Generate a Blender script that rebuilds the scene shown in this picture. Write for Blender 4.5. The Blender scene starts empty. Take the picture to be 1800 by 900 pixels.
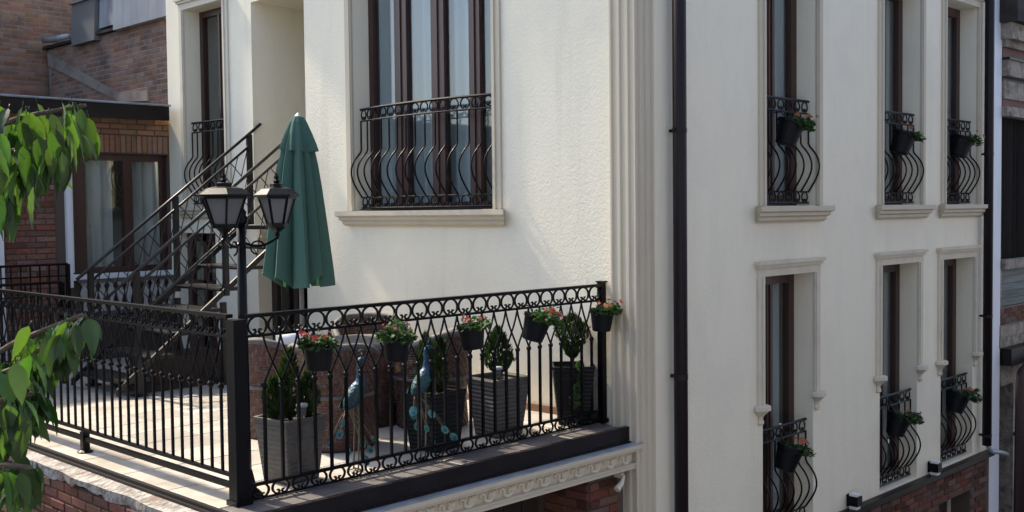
import bpy, math, random
from mathutils import Vector, Matrix
R = math.radians
rnd = random.Random(7)
scene = bpy.context.scene
col = scene.collection

# ------------------------------------------------------------------ camera
CAM = Vector((-6.56, -5.49, 1.678))
FPX = 1905.4
YAW, PITCH, ROLL = R(44.583), R(-2.361), R(-0.648)
fw = Vector((math.cos(YAW)*math.cos(PITCH), math.sin(YAW)*math.cos(PITCH), math.sin(PITCH)))
rt = Vector((math.sin(YAW), -math.cos(YAW), 0)); up = rt.cross(fw)
rt = rt*math.cos(ROLL) + up*math.sin(ROLL); up = rt.cross(fw)
cd = bpy.data.cameras.new('camera'); cam = bpy.data.objects.new('camera', cd); col.objects.link(cam)
cd.sensor_width = 36; cd.lens = FPX/1800*36; cd.clip_end = 800; cd.clip_start = 0.05
M = Matrix((rt, up, -fw)).transposed().to_4x4(); M.translation = CAM
cam.matrix_world = M
scene.camera = cam
def at(px, py, d):
    return CAM + (rt*((px-900)/FPX) + up*((450-py)/FPX) + fw)*d

# ------------------------------------------------------------------ light
SUN = Vector((-0.062, 0.66, 0.75)).normalized()
w = bpy.data.worlds.new('World'); scene.world = w; w.use_nodes = True
wn = w.node_tree.nodes; wn.clear()
sky = wn.new('ShaderNodeTexSky'); sky.sky_type = 'NISHITA'; sky.sun_disc = False
sky.sun_elevation = math.asin(SUN.z); sky.sun_rotation = math.atan2(SUN.x, SUN.y)
sky.dust_density = 3.2; sky.air_density = 1.0; sky.ozone_density = 0.7; sky.altitude = 400
bg = wn.new('ShaderNodeBackground'); bg.inputs[1].default_value = 0.15
wo = wn.new('ShaderNodeOutputWorld')
w.node_tree.links.new(sky.outputs[0], bg.inputs[0]); w.node_tree.links.new(bg.outputs[0], wo.inputs[0])
sl = bpy.data.lights.new('sun', 'SUN'); sl.energy = 3.6; sl.angle = R(2.5); sl.color = (1.0, 0.88, 0.67)
so = bpy.data.objects.new('sun', sl); col.objects.link(so)
so.rotation_euler = SUN.to_track_quat('Z', 'Y').to_euler(); so.location = (-8, 12, 14)
vs = scene.view_settings
vs.view_transform = 'Standard'; vs.look = 'None'; vs.gamma = 1; vs.exposure = 1.42
scene.render.engine = 'CYCLES'

# ------------------------------------------------------------------ mesh helpers
class MB:
    def __init__(s): s.v = []; s.f = []
    def add(s, vs_, fs):
        b = len(s.v); s.v += [tuple(q) for q in vs_]; s.f += [tuple(b+i for i in q) for q in fs]; return s
    def box(s, a, b):
        x0, y0, z0 = a; x1, y1, z1 = b
        if x0 > x1: x0, x1 = x1, x0
        if y0 > y1: y0, y1 = y1, y0
        if z0 > z1: z0, z1 = z1, z0
        return s.add([(x0,y0,z0),(x1,y0,z0),(x1,y1,z0),(x0,y1,z0),(x0,y0,z1),(x1,y0,z1),(x1,y1,z1),(x0,y1,z1)],
            [(3,2,1,0),(4,5,6,7),(0,1,5,4),(1,2,6,5),(2,3,7,6),(3,0,4,7)])
    def quad(s, *p): return s.add(p, [tuple(range(len(p)))])
    def tube(s, pts, r, n=6, cap=True, closed=False):
        pts = [Vector(p) for p in pts]; m = len(pts)
        rs = r if isinstance(r, (list, tuple)) else [r]*m
        rings = []; nrm = None
        for i in range(m):
            a = pts[i-1] if (i > 0 or closed) else pts[0]; b = pts[(i+1) % m] if (i < m-1 or closed) else pts[-1]
            t = (b-a); t = t.normalized() if t.length > 1e-9 else Vector((0,0,1))
            if nrm is None:
                nrm = t.orthogonal() if abs(t.z) < .99 else Vector((1,0,0))
                if abs(t.z) < .99: nrm = Vector((0,0,1))
            nrm = nrm - t*nrm.dot(t)
            if nrm.length < 1e-6: nrm = t.orthogonal()
            nrm = nrm.normalized(); bn = t.cross(nrm)
            rings.append([pts[i] + (nrm*math.cos(2*math.pi*(k+.5)/n) + bn*math.sin(2*math.pi*(k+.5)/n))*rs[i] for k in range(n)])
        vs_ = [q for g in rings for q in g]; fs = []
        for i in range(m if closed else m-1):
            j = (i+1) % m
            for k in range(n): fs.append((i*n+k, i*n+(k+1) % n, j*n+(k+1) % n, j*n+k))
        if cap and not closed:
            fs.append(tuple(range(n-1, -1, -1))); fs.append(tuple((m-1)*n+k for k in range(n)))
        return s.add(vs_, fs)
    def lathe(s, prof, c=(0,0,0), n=16, wob=None, cap=True, rot=0.0, span=None):
        vs_ = []; fs = []; m = len(prof); full = span is None
        sp = 2*math.pi if full else span; nn = n if full else n+1
        for r, z in prof:
            for k in range(nn):
                a = rot + sp*k/n; rr = r if wob is None else wob(r, z, a)
                vs_.append((c[0]+rr*math.cos(a), c[1]+rr*math.sin(a), c[2]+z))
        for i in range(m-1):
            for k in range(n):
                k2 = (k+1) % nn; fs.append((i*nn+k, i*nn+k2, (i+1)*nn+k2, (i+1)*nn+k))
        if cap and full:
            fs.append(tuple(range(nn-1, -1, -1))); fs.append(tuple((m-1)*nn+k for k in range(nn)))
        return s.add(vs_, fs)
    def prism(s, poly, fn, a, b):
        """poly of 2D points extruded from a to b, fn(u,v,t) -> xyz"""
        n = len(poly)
        vs_ = [fn(u, v, a) for u, v in poly] + [fn(u, v, b) for u, v in poly]
        fs = [tuple(range(n-1, -1, -1)), tuple(range(n, 2*n))] + [(i, (i+1) % n, n+(i+1) % n, n+i) for i in range(n)]
        return s.add(vs_, fs)
    def mesh(s, name, mat, smooth=False):
        me = bpy.data.meshes.new(name); me.from_pydata(s.v, [], s.f); me.validate(); me.update()
        import bmesh
        bm = bmesh.new(); bm.from_mesh(me); bmesh.ops.recalc_face_normals(bm, faces=bm.faces); bm.to_mesh(me); bm.free()
        if smooth:
            for p in me.polygons: p.use_smooth = True
        for m_ in (mat if isinstance(mat, (list, tuple)) else [mat]): me.materials.append(m_)
        return me
    def build(s, name, mat, parent=None, smooth=False):
        return inst(s.mesh(name, mat, smooth), name, parent)
def inst(me, name, parent=None, loc=(0,0,0), rot=(0,0,0), scale=None, world=True):
    o = bpy.data.objects.new(name, me); col.objects.link(o)
    o.location = loc; o.rotation_euler = rot
    if scale: o.scale = scale
    if parent is not None:
        o.parent = parent
        if world and parent.type == 'EMPTY': o.matrix_parent_inverse = Matrix.Translation(-parent.location)
        elif world and parent.parent is not None and (parent.location.length > 0 or parent.rotation_euler.z):
            o.matrix_parent_inverse = Matrix.LocRotScale(parent.location, parent.rotation_euler, parent.scale).inverted()
    return o
def thing(name, label, cat, loc=(0,0,0), group=None):
    o = bpy.data.objects.new(name, None); col.objects.link(o); o.location = loc; o.empty_display_size = .2
    o['label'] = label; o['category'] = cat
    if group: o['group'] = group
    return o
def tag(o, label, cat, group=None):
    o['label'] = label; o['category'] = cat
    if group: o['group'] = group
    return o

# ------------------------------------------------------------------ materials
def mat(name, base, rough=.6, metal=0, spec=.5, bump=None, vary=None, noise=None, coat=0, trans=None):
    """bump=[(kind, scale, strength, distance)], vary=(amount h, s, v per piece), noise=[(scale, col2, lo, hi, stretch)]"""
    m = bpy.data.materials.new(name); m.use_nodes = True; nt = m.node_tree; N = nt.nodes; L = nt.links
    b = N['Principled BSDF']; b.inputs['Roughness'].default_value = rough; b.inputs['Metallic'].default_value = metal
    b.inputs['Specular IOR Level'].default_value = spec; b.inputs['Coat Weight'].default_value = coat
    tc = N.new('ShaderNodeTexCoord'); geo = N.new('ShaderNodeNewGeometry')
    pos = geo.outputs['Position']
    c = N.new('ShaderNodeRGB'); c.outputs[0].default_value = (*base, 1); cur = c.outputs[0]
    for nz in (noise or []):
        sc, c2, lo, hi = nz[:4]; st = nz[4] if len(nz) > 4 else (1,1,1)
        mp = N.new('ShaderNodeMapping'); mp.inputs['Scale'].default_value = st; L.new(pos, mp.inputs[0])
        t = N.new('ShaderNodeTexNoise'); t.inputs['Scale'].default_value = sc; t.inputs['Detail'].default_value = 5; t.inputs['Roughness'].default_value = .62; L.new(mp.outputs[0], t.inputs['Vector'])
        mr = N.new('ShaderNodeMapRange'); mr.inputs[1].default_value = lo; mr.inputs[2].default_value = hi; L.new(t.outputs[0], mr.inputs[0])
        mx = N.new('ShaderNodeMix'); mx.data_type = 'RGBA'; L.new(mr.outputs[0], mx.inputs[0]); L.new(cur, mx.inputs[6]); mx.inputs[7].default_value = (*c2, 1); cur = mx.outputs[2]
    if vary:
        oi = N.new('ShaderNodeObjectInfo'); ad = N.new('ShaderNodeMath'); ad.operation = 'ADD'
        L.new(oi.outputs['Random'], ad.inputs[0]); L.new(geo.outputs['Random Per Island'], ad.inputs[1])
        wn_ = N.new('ShaderNodeTexWhiteNoise'); wn_.noise_dimensions = '1D'; L.new(ad.outputs[0], wn_.inputs['W'])
        sp = N.new('ShaderNodeSeparateColor'); L.new(wn_.outputs['Color'], sp.inputs[0])
        hs = N.new('ShaderNodeHueSaturation'); L.new(cur, hs.inputs['Color'])
        for i, (inp, ctr) in enumerate((('Hue', .5), ('Saturation', 1), ('Value', 1))):
            mr = N.new('ShaderNodeMapRange'); mr.inputs[3].default_value = ctr-vary[i]; mr.inputs[4].default_value = ctr+vary[i]
            L.new(sp.outputs[i], mr.inputs[0]); L.new(mr.outputs[0], hs.inputs[inp])
        cur = hs.outputs[0]
    L.new(cur, b.inputs['Base Color'])
    last = None
    for kind, sc, stg, dist in (bump or []):
        if kind == 'noise':
            t = N.new('ShaderNodeTexNoise'); t.inputs['Scale'].default_value = sc; t.inputs['Detail'].default_value = 4; o_ = t.outputs[0]
        elif kind == 'vor':
            t = N.new('ShaderNodeTexVoronoi'); t.feature = 'SMOOTH_F1'; t.inputs['Scale'].default_value = sc; o_ = t.outputs[0]
        elif kind == 'wavez':
            t = N.new('ShaderNodeTexWave'); t.bands_direction = 'Z'; t.inputs['Scale'].default_value = sc; t.inputs['Distortion'].default_value = .3; o_ = t.outputs[0]
        else:
            t = N.new('ShaderNodeTexWave'); t.bands_direction = 'DIAGONAL'; t.inputs['Scale'].default_value = sc; o_ = t.outputs[0]
        L.new(pos, t.inputs['Vector'])
        bp = N.new('ShaderNodeBump'); bp.inputs['Strength'].default_value = stg; bp.inputs['Distance'].default_value = dist
        L.new(o_, bp.inputs['Height'])
        if last: L.new(last, bp.inputs['Normal'])
        last = bp.outputs[0]
    if last: L.new(last, b.inputs['Normal'])
    if trans:
        tr = N.new('ShaderNodeBsdfTranslucent'); tm = N.new('ShaderNodeMix'); tm.data_type = 'RGBA'; tm.blend_type = 'MULTIPLY'; tm.inputs[0].default_value = 1
        L.new(cur, tm.inputs[6]); tm.inputs[7].default_value = (*trans[1], 1); L.new(tm.outputs[2], tr.inputs[0])
        ms = N.new('ShaderNodeMixShader'); ms.inputs[0].default_value = trans[0]
        L.new(b.outputs[0], ms.inputs[1]); L.new(tr.outputs[0], ms.inputs[2]); L.new(ms.outputs[0], N['Material Output'].inputs[0])
    return m
def glass_mat(name, tint, refl=1.0):
    m = bpy.data.materials.new(name); m.use_nodes = True; nt = m.node_tree; N = nt.nodes; L = nt.links; N.remove(N['Principled BSDF'])
    t = N.new('ShaderNodeBsdfTransparent'); t.inputs[0].default_value = (*tint, 1)
    g = N.new('ShaderNodeBsdfGlossy'); g.inputs['Roughness'].default_value = .03
    lw = N.new('ShaderNodeLayerWeight'); lw.inputs[0].default_value = .5
    pw = N.new('ShaderNodeMath'); pw.operation = 'POWER'; pw.inputs[1].default_value = 5; L.new(lw.outputs['Facing'], pw.inputs[0])
    mu = N.new('ShaderNodeMath'); mu.operation = 'MULTIPLY_ADD'; mu.inputs[1].default_value = .9; mu.inputs[2].default_value = .04*refl; L.new(pw.outputs[0], mu.inputs[0])
    x = N.new('ShaderNodeMixShader'); L.new(mu.outputs[0], x.inputs[0]); L.new(t.outputs[0], x.inputs[1]); L.new(g.outputs[0], x.inputs[2])
    L.new(x.outputs[0], N['Material Output'].inputs[0]); return m

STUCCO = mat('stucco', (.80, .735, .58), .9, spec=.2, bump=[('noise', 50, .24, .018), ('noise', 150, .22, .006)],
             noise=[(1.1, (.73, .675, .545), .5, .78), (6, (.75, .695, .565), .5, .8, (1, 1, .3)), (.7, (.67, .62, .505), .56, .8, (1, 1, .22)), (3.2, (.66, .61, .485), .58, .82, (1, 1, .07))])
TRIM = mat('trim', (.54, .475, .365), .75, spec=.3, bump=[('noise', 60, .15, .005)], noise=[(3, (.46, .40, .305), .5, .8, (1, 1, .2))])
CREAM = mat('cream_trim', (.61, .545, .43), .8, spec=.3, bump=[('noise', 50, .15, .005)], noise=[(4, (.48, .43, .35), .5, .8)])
IRON = mat('wrought_iron', (.0025, .0026, .0036), .3, metal=0, spec=.16, bump=[('noise', 160, .25, .003)], noise=[(9, (.005, .0048, .005), .5, .8)])
STEEL = mat('stair_steel', (.011, .011, .013),   .34, spec=.4, noise=[(7, (.018, .0115, .012), .5, .8)], bump=[('noise', 60, .1, .004)])
WOOD = mat('window_wood', (.05, .019, .0145), .4, spec=.5, noise=[(14, (.03, .0115, .009), .4, .8, (1, 1, .06))])
DARKWOOD = mat('dark_wood', (.045, .026, .018), .7, noise=[(8, (.022, .014, .011), .35, .7, (6, 6, .4))], vary=(.01, .1, .35))
GLASS = glass_mat('window_glass', (.89, .93, .94), 1.5)
LGLASS = mat('lantern_glass', (.25, .25, .255), .25, spec=.5, trans=(.5, (1, 1, 1)))
CURTAIN = mat('curtain', (.62, .64, .62), .95, trans=(.35, (1, 1, 1)), noise=[(5, (.50, .52, .51), .4, .7, (1, 1, .1))])
CURTAIN2 = mat('lace_curtain', (.62, .60, .54), .95, trans=(.35, (1, 1, 1)), noise=[(6, (.45, .44, .40), .4, .7, (1, 1, .1))])
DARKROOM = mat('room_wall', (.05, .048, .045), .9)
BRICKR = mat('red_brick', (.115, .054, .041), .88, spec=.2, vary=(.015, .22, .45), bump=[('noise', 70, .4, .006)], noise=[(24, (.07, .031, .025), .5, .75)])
BRICKW = mat('wing_brick', (.19, .092, .068), .88, spec=.2, vary=(.015, .2, .35), bump=[('noise', 70, .4, .006)], noise=[(20, (.09, .043, .033), .5, .75)])
BRICKO = mat('old_brick', (.235, .132, .098), .9, spec=.2, vary=(.015, .2, .24), bump=[('noise', 60, .5, .01)], noise=[(2.2, (.12, .085, .07), .5, .68), (12, (.17, .12, .10), .5, .75), (.8, (.10, .075, .064), .52, .66)])
BRICKT = mat('tan_brick', (.25, .145, .095), .88, spec=.2, vary=(.012, .15, .25), noise=[(15, (.19, .105, .07), .5, .75)])
MORTAR = mat('mortar', (.22, .185, .16), .95, bump=[('noise', 60, .4, .01)], noise=[(3, (.11, .09, .078), .45, .7)])
MORTARD = mat('mortar_dark', (.09, .065, .052), .95, bump=[('noise', 60, .4, .01)])
RENDERW = mat('rough_render', (.30, .285, .265), .95, bump=[('noise', 22, .9, .04)], noise=[(9, (.12, .105, .095), .46, .64), (4, (.17, .12, .10), .5, .62)])
TILE = mat('marble_tile', (.44, .41, .37), .32, spec=.4, vary=(.012, .2, .16), noise=[(2.6, (.31, .275, .235), .45, .7), (9, (.48, .46, .43), .5, .8), (.9, (.34, .315, .285), .5, .7)])
GROUT = mat('grout', (.30, .27, .24), .9)
FLASH = mat('brown_flashing', (.009, .0065, .0075), .4, spec=.2, noise=[(4, (.016, .0125, .0125), .4, .75)])
SLATE = mat('ledge_slab', (.075, .067, .068), .55, noise=[(5, (.12, .105, .098), .45, .75), (30, (.06, .054, .054), .5, .8)], bump=[('noise', 30, .2, .005)])
PIPE = mat('downpipe_paint', (.016, .0098, .0115), .4, spec=.2, noise=[(3, (.015, .011, .012), .4, .75, (1, 1, .2))])
RUSTPIPE = mat('brown_pipe', (.04, .018, .014), .5, noise=[(5, (.045, .022, .018), .4, .75, (1, 1, .2))])
ZINC = mat('zinc_sheet', (.30, .33, .37), .42, metal=.15, noise=[(4, (.19, .20, .215), .4, .7, (1, 1, .15))], bump=[('noise', 3, .1, .05)])
ZINCD = mat('dull_sheet', (.13, .137, .14), .6, metal=.1, noise=[(4, (.12, .125, .125), .4, .7, (1, 1, .15))])
WICKER = mat('wicker', (.075, .033, .024), .6, spec=.4, bump=[('wavez', 16, .5, .01), ('wave', 9, .6, .012)], noise=[(52, (.15, .085, .062), .52, .64, (1, 1, .3)), (46, (.03, .014, .0115),   .5, .66, (1, 1, .8))])
WICKRIM = mat('wicker_rim', (.10, .09, .087), .6, bump=[('wavez', 60, .4, .006)], noise=[(30, (.055, .048, .045), .5, .7)])
CLOTHG = mat('green_canvas', (.070, .142, .114), .85, spec=.2, trans=(.22, (.9, 1.2, .9)), bump=[('noise', 9, .12, .02), ('noise', 300, .1, .001)], noise=[(2.5, (.058, .12, .096), .4, .7, (1, 1, .3))])
WHITE = mat('white_paint', (.68, .70, .73), .6, noise=[(4, (.58, .60, .62), .5, .8, (1, 1, .2))])
WHITECLOTH = mat('white_cloth', (.72, .71, .69), .95, bump=[('noise', 12, .3, .02)])
PLANTG = mat('grey_planter', (.08, .071, .064), .7, bump=[('wavez', 10, .9, .006)], noise=[(20, (.055, .049, .045), .4, .7)])
PLANTD = mat('charcoal_planter', (.008, .008, .0095), .6, spec=.2, bump=[('wavez', 10, .7, .006)])
POTB = mat('black_plastic', (.004, .0045, .006), .45, spec=.18, bump=[('wavez', 60, .2, .003)])
SOIL = mat('soil', (.035, .024, .017), 1, bump=[('noise', 60, 1, .02)])
CONIF = mat('conifer', (.024, .046, .014), .75, spec=.2, vary=(.03, .2, .45), trans=(.3, (1.1, 1.2, .5)))
LEAFY = mat('flower_leaf', (.045, .085, .028), .6, spec=.3, vary=(.03, .2, .4), trans=(.35, (1.1, 1.3, .5)))
PETAL = [mat('petal_red', (.40, .035, .026), .6, vary=(.02, .1, .25), trans=(.3, (1, .8, .8))), mat('petal_orange', (.46, .12, .05), .6, vary=(.02, .1, .25), trans=(.3, (1, .8, .8))), mat('petal_salmon', (.46, .16, .12), .6, vary=(.02, .1, .2), trans=(.3, (1, .8, .8)))]
LEAF = mat('tree_leaf', (.034, .069, .021), .42, spec=.4, vary=(.025, .18, .45), trans=(.38, (1.9, 2.2, .5)), bump=[('noise', 60, .25, .004)], noise=[(14, (.05, .088, .024), .5, .8)])
BARK = mat('bark', (.10, .075, .055), .95, bump=[('noise', 30, .8, .02)], noise=[(10, (.06, .045, .035), .4, .7)])
TWIG = mat('twig', (.17, .13, .06), .8)
TEAL = mat('peacock_teal', (.009, .045, .052), .5, metal=.25, noise=[(28, (.014, .075, .055), .45, .6), (44, (.008, .03, .08), .5, .66), (70, (.015, .025, .03), .52, .62)], bump=[('vor', 60, .6, .01)])
BLUEP = mat('peacock_blue', (.009, .045, .10), .45, metal=.25, noise=[(30, (.012, .085, .12), .45, .65), (60, (.012, .03, .06), .52, .65)], bump=[('vor', 60, .5, .01)])
FEATHER = mat('feather_eye', (.05, .17, .17), .35, metal=.4, noise=[(30, (.02, .10, .075), .45, .7)])
WIRE = mat('bronze_wire', (.10, .085, .06), .5, metal=.4)
TERRA = mat('skirting', (.24, .125, .075), .7, noise=[(8, (.19, .10, .065), .4, .7)])
STONE = mat('old_stone', (.30, .26, .21), .9, bump=[('noise', 14, .9, .04)], noise=[(7, (.13, .11, .09), .45, .62), (1.5, (.22, .18, .145), .45, .65), (22, (.38, .34, .29), .55, .75)])
PLANK = mat('weathered_plank', (.15, .165, .155), .9, vary=(.02, .2, .3), noise=[(6, (.09, .10, .095), .4, .7, (.3, 1, 5))])
SHUTTER = mat('dark_shutter', (.009, .0075, .007), .9, spec=.04, vary=(.01, .1, .3), noise=[(10, (.022, .018, .017), .4, .75, (5, 5, .3))])
REDPL = mat('red_plaster', (.19, .105, .088), .9, noise=[(3, (.15, .085, .07), .4, .7)])
ROOFM = mat('roof_sheet', (.055, .047, .042), .85, spec=.15, bump=[('noise', 9, .6, .03)], noise=[(5, (.03, .026, .024), .4, .7)])
ASPHALT = mat('asphalt', (.05, .05, .052), .9, bump=[('noise', 60, .5, .01)], noise=[(2, (.065, .063, .06), .4, .7)])
LAMPGLASS = mat('frosted_glass', (.7, .7, .68), .4)
BLACKGAP = mat('dark_timber', (.035, .022, .017), .8, noise=[(6, (.02, .014, .011), .4, .7, (4, 4, .3))], vary=(.01, .1, .3))

# ------------------------------------------------------------------ walls with openings
def wall_grid(mb, axis, p0, thick, u0, u1, z0, z1, holes):
    """wall slab with rectangular openings; axis 'x' -> plane x=p0, runs along y; thick goes inward"""
    def P(u, z, d): return (p0+d, u, z) if axis == 'x' else (u, p0+d, z)
    us = sorted({u0, u1} | {h[0] for h in holes} | {h[1] for h in holes}); zs = sorted({z0, z1} | {h[2] for h in holes} | {h[3] for h in holes})
    inh = lambda u, z: any(h[0] < u < h[1] and h[2] < z < h[3] for h in holes)
    for i in range(len(us)-1):
        for j in range(len(zs)-1):
            a, b, c, d = us[i], us[i+1], zs[j], zs[j+1]
            if inh((a+b)/2, (c+d)/2): continue
            mb.quad(P(a,c,0), P(b,c,0), P(b,d,0), P(a,d,0)); mb.quad(P(a,c,thick), P(b,c,thick), P(b,d,thick), P(a,d,thick))
    for a, b, c, d in holes:
        mb.quad(P(a,c,0), P(b,c,0), P(b,c,thick), P(a,c,thick)); mb.quad(P(a,d,0), P(b,d,0), P(b,d,thick), P(a,d,thick))
        mb.quad(P(a,c,0), P(a,d,0), P(a,d,thick), P(a,c,thick)); mb.quad(P(b,c,0), P(b,d,0), P(b,d,thick), P(b,c,thick))
    mb.quad(P(u0,z0,0), P(u0,z1,0), P(u0,z1,thick), P(u0,z0,thick)); mb.quad(P(u1,z0,0), P(u1,z1,0), P(u1,z1,thick), P(u1,z0,thick))
    mb.quad(P(u0,z1,0), P(u1,z1,0), P(u1,z1,thick), P(u0,z1,thick))

def bricks(parent, axis, p, sgn, u0, u1, z0, z1, bm, holes=(), L_=.225, H=.068, gap=.011, proud=.014, limit=300, keep=None, seed=1, soldier=False, order=None, jit=.005):
    """running-bond bricks standing proud of plane p; first `limit` as single objects, rest joined as stuff"""
    r = random.Random(seed)
    def bmesh_(l, h):
        m = MB(); d = .05; c = .006
        pts = [(-l/2, -h/2), (l/2, -h/2), (l/2, h/2), (-l/2, h/2)]
        vs_ = [(x+r.uniform(-.002,.002), -d, z+r.uniform(-.002,.002)) for x, z in pts] + [(x, -.004, z) for x, z in pts] + [(x*(1-2*c/l), 0, z*(1-2*c/h)) for x, z in pts]
        m.add(vs_, [(0,1,5,4),(1,2,6,5),(2,3,7,6),(3,0,4,7),(4,5,9,8),(5,6,10,9),(6,7,11,10),(7,4,8,11),(8,9,10,11)])
        return m
    if soldier: L_, H = H, L_
    var = [bmesh_(L_-gap, H-gap) for _ in range(4)]; half = [bmesh_(L_/2-gap, H-gap) for _ in range(2)]
    vm = [v.mesh('brick', bm) for v in var]; hm = [v.mesh('brick', bm) for v in half]
    rot = {('x', -1): math.pi/2, ('x', 1): -math.pi/2, ('y', -1): math.pi, ('y', 1): 0.0}[(axis, sgn)]
    pl = []; nr = int((z1-z0)/H+1e-4); nz = 0
    for j in range(nr):
        z = z0 + (j+.5)*H; off = 0 if (soldier or j % 2 == 0) else L_/2
        n = int((u1-u0)/L_)+2
        for i in range(-1, n):
            u = u0 + off + (i+.5)*L_; hl = L_/2
            if u-hl < u0-1e-6:
                if u < u0+1e-6 and u+hl > u0+.03: pl.append((u0+L_/4, z, 1))
                continue
            if u+hl > u1+1e-6:
                if u-hl < u1-.06 and u-hl+L_/2 <= u1+1e-6: pl.append((u-hl+L_/4, z, 1))
                continue
            pl.append((u, z, 0))
    pl = [q for q in pl if not any(h[0]-.06 < q[0] < h[1]+.06 and h[2]-.02 < q[1] < h[3]+.02 for h in holes)]
    if keep: vis = [q for q in pl if keep(*q[:2])]; rest = [q for q in pl if not keep(*q[:2])]
    else: vis, rest = pl, []
    if order: vis.sort(key=lambda q: order(*q[:2]))
    rest += vis[limit:]; vis = vis[:limit]
    def loc(u, z):
        d = p + sgn*(proud + r.uniform(-jit, jit*.8)); return (d, u, z) if axis == 'x' else (u, d, z)
    for u, z, h in vis:
        inst(r.choice(hm if h else vm), 'brick', parent, loc(u, z), (r.uniform(-.012,.012), r.uniform(-.012,.012), rot + r.uniform(-.012,.012)))
    if rest:
        m = MB()
        for u, z, h in rest:
            T = Matrix.Translation(loc(u, z)) @ Matrix.Rotation(rot, 4, 'Z'); src = r.choice(half if h else var)
            m.add([T @ Vector(v) for v in src.v], src.f)
        o = m.build('brickwork', bm, parent); o['kind'] = 'stuff'

# ------------------------------------------------------------------ ground
g = MB(); g.quad((-300,-300,-3.7), (300,-300,-3.7), (300,300,-3.7), (-300,300,-3.7))
o = g.build('ground', ASPHALT); o['kind'] = 'structure'

# ------------------------------------------------------------------ white building
XL, YR = .05, -.33          # planes of the terrace-side and street-side walls
TOP = 7.0
wb = thing('white_building', 'cream stuccoed corner building with tall brown windows and fluted corner pilaster', 'building', (0, 0, -3.7))
Lh = [(1.23, 3.21, 1.70, 4.35), (4.03, 5.04, 1.56, 4.02), (5.61, 6.51, 1.78, 4.13), (4.06, 5.0, -.03, 1.42), (5.9, 6.8, -.03, 1.46)]
m = MB(); wall_grid(m, 'x', XL, .30, -.03, 6.95, -.03, TOP, Lh)
wallL = m.build('terrace_side_wall', STUCCO, wb)
upR = [(1.87, 2.78), (4.14, 5.05), (5.69, 6.60)]
loR = [(1.84, 2.73), (4.11, 5.00), (5.62, 6.53)]
Rh = [(a, b, 1.70, 4.03) for a, b in upR] + [(a, b, -1.30, 1.07) for a, b in loR]
m = MB(); wall_grid(m, 'y', YR, .30, .05, 6.95, -1.33, TOP, Rh)
wallR = m.build('street_side_wall', STUCCO, wb)
m = MB(); m.box((6.65,-.03,-1.3), (6.95,6.9,TOP)); m.box((.35,6.65,-1.3), (6.65,6.95,TOP)); m.build('rear_wall', STUCCO, wb)
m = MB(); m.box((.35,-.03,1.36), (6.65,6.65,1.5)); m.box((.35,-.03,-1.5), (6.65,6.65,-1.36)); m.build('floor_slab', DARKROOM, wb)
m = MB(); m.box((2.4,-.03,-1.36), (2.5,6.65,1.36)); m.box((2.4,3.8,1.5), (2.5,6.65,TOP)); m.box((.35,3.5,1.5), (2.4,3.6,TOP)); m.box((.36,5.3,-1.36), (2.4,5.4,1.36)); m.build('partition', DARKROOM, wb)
m = MB(); m.box((-.35,-.75,TOP+.002), (7.2,7.2,TOP+.25)); m.build('roof', ROOFM, wb)
# entrance niche behind the stairs
m = MB(); m.box((.352,5.042,1.5), (1.5,5.1,4.1)); m.box((.352,3.97,1.5), (1.5,4.028,4.1)); m.box((.352,4.028,4.022), (1.5,5.042,4.1)); m.box((.352,4.028,1.5), (1.5,5.042,1.558)); m.build('entrance_niche', STUCCO, wb)
m = MB(); m.box((1.5,4.0,1.5), (1.56,5.07,4.08)); dr = m.build('door', WOOD, wb)
m = MB(); m.box((1.47,4.2,2.5), (1.499,4.85,3.7)); m.build('door_panel', DARKWOOD, dr)
# doors at terrace level
m = MB()
for a, b in ((4.06, 4.16), (4.49, 4.57), (4.90, 5.0)): m.box((.22, a, -.02), (.28, b, 1.41))
m.box((.22,4.16,1.32), (.28,4.9,1.41)); m.box((.22,4.16,-.02), (.28,4.9,.16)); d1 = m.build('door', DARKWOOD, wb)
m = MB(); m.box((.245,4.16,.16), (.255,4.9,1.32)); m.build('pane', GLASS, d1)
m = MB()
for a, b in ((5.9, 6.0), (6.33, 6.42), (6.7, 6.8)): m.box((.18, a, -.02), (.25, b, 1.455))
m.box((.18,6.0,1.36), (.25,6.7,1.455)); m.box((.18,6.0,-.02), (.25,6.7,.2)); m.box((.18,6.0,.8), (.25,6.7,.88)); d2 = m.build('door', WOOD, wb)
m = MB(); m.box((.21,6.0,.2), (.22,6.7,1.36)); m.build('pane', GLASS, d2)
m = MB(); m.box((.022,.002,-.03), (XL-.001,4.05,.055)); m.build('skirting_board', TERRA, wb)

def curtain(axis, p, u0, u1, z0, z1, parent, m_=CURTAIN, amp=.025, per=.16, seed=0):
    mb = MB(); n = max(12, int((u1-u0)/.02)); r = random.Random(seed); ph = r.uniform(0, 6)
    f = lambda u: p + amp*math.sin(u/per*6.28+ph) + amp*.5*math.sin(u/per*2.7+ph*2)
    for i in range(n):
        a = u0+(u1-u0)*i/n; b = u0+(u1-u0)*(i+1)/n
        if axis == 'x': mb.quad((f(a),a,z0), (f(b),b,z0), (f(b),b,z1), (f(a),a,z1))
        else: mb.quad((a,f(a),z0), (b,f(b),z0), (b,f(b),z1), (a,f(a),z1))
    return mb.build('curtain', m_, parent, smooth=True)

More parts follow.
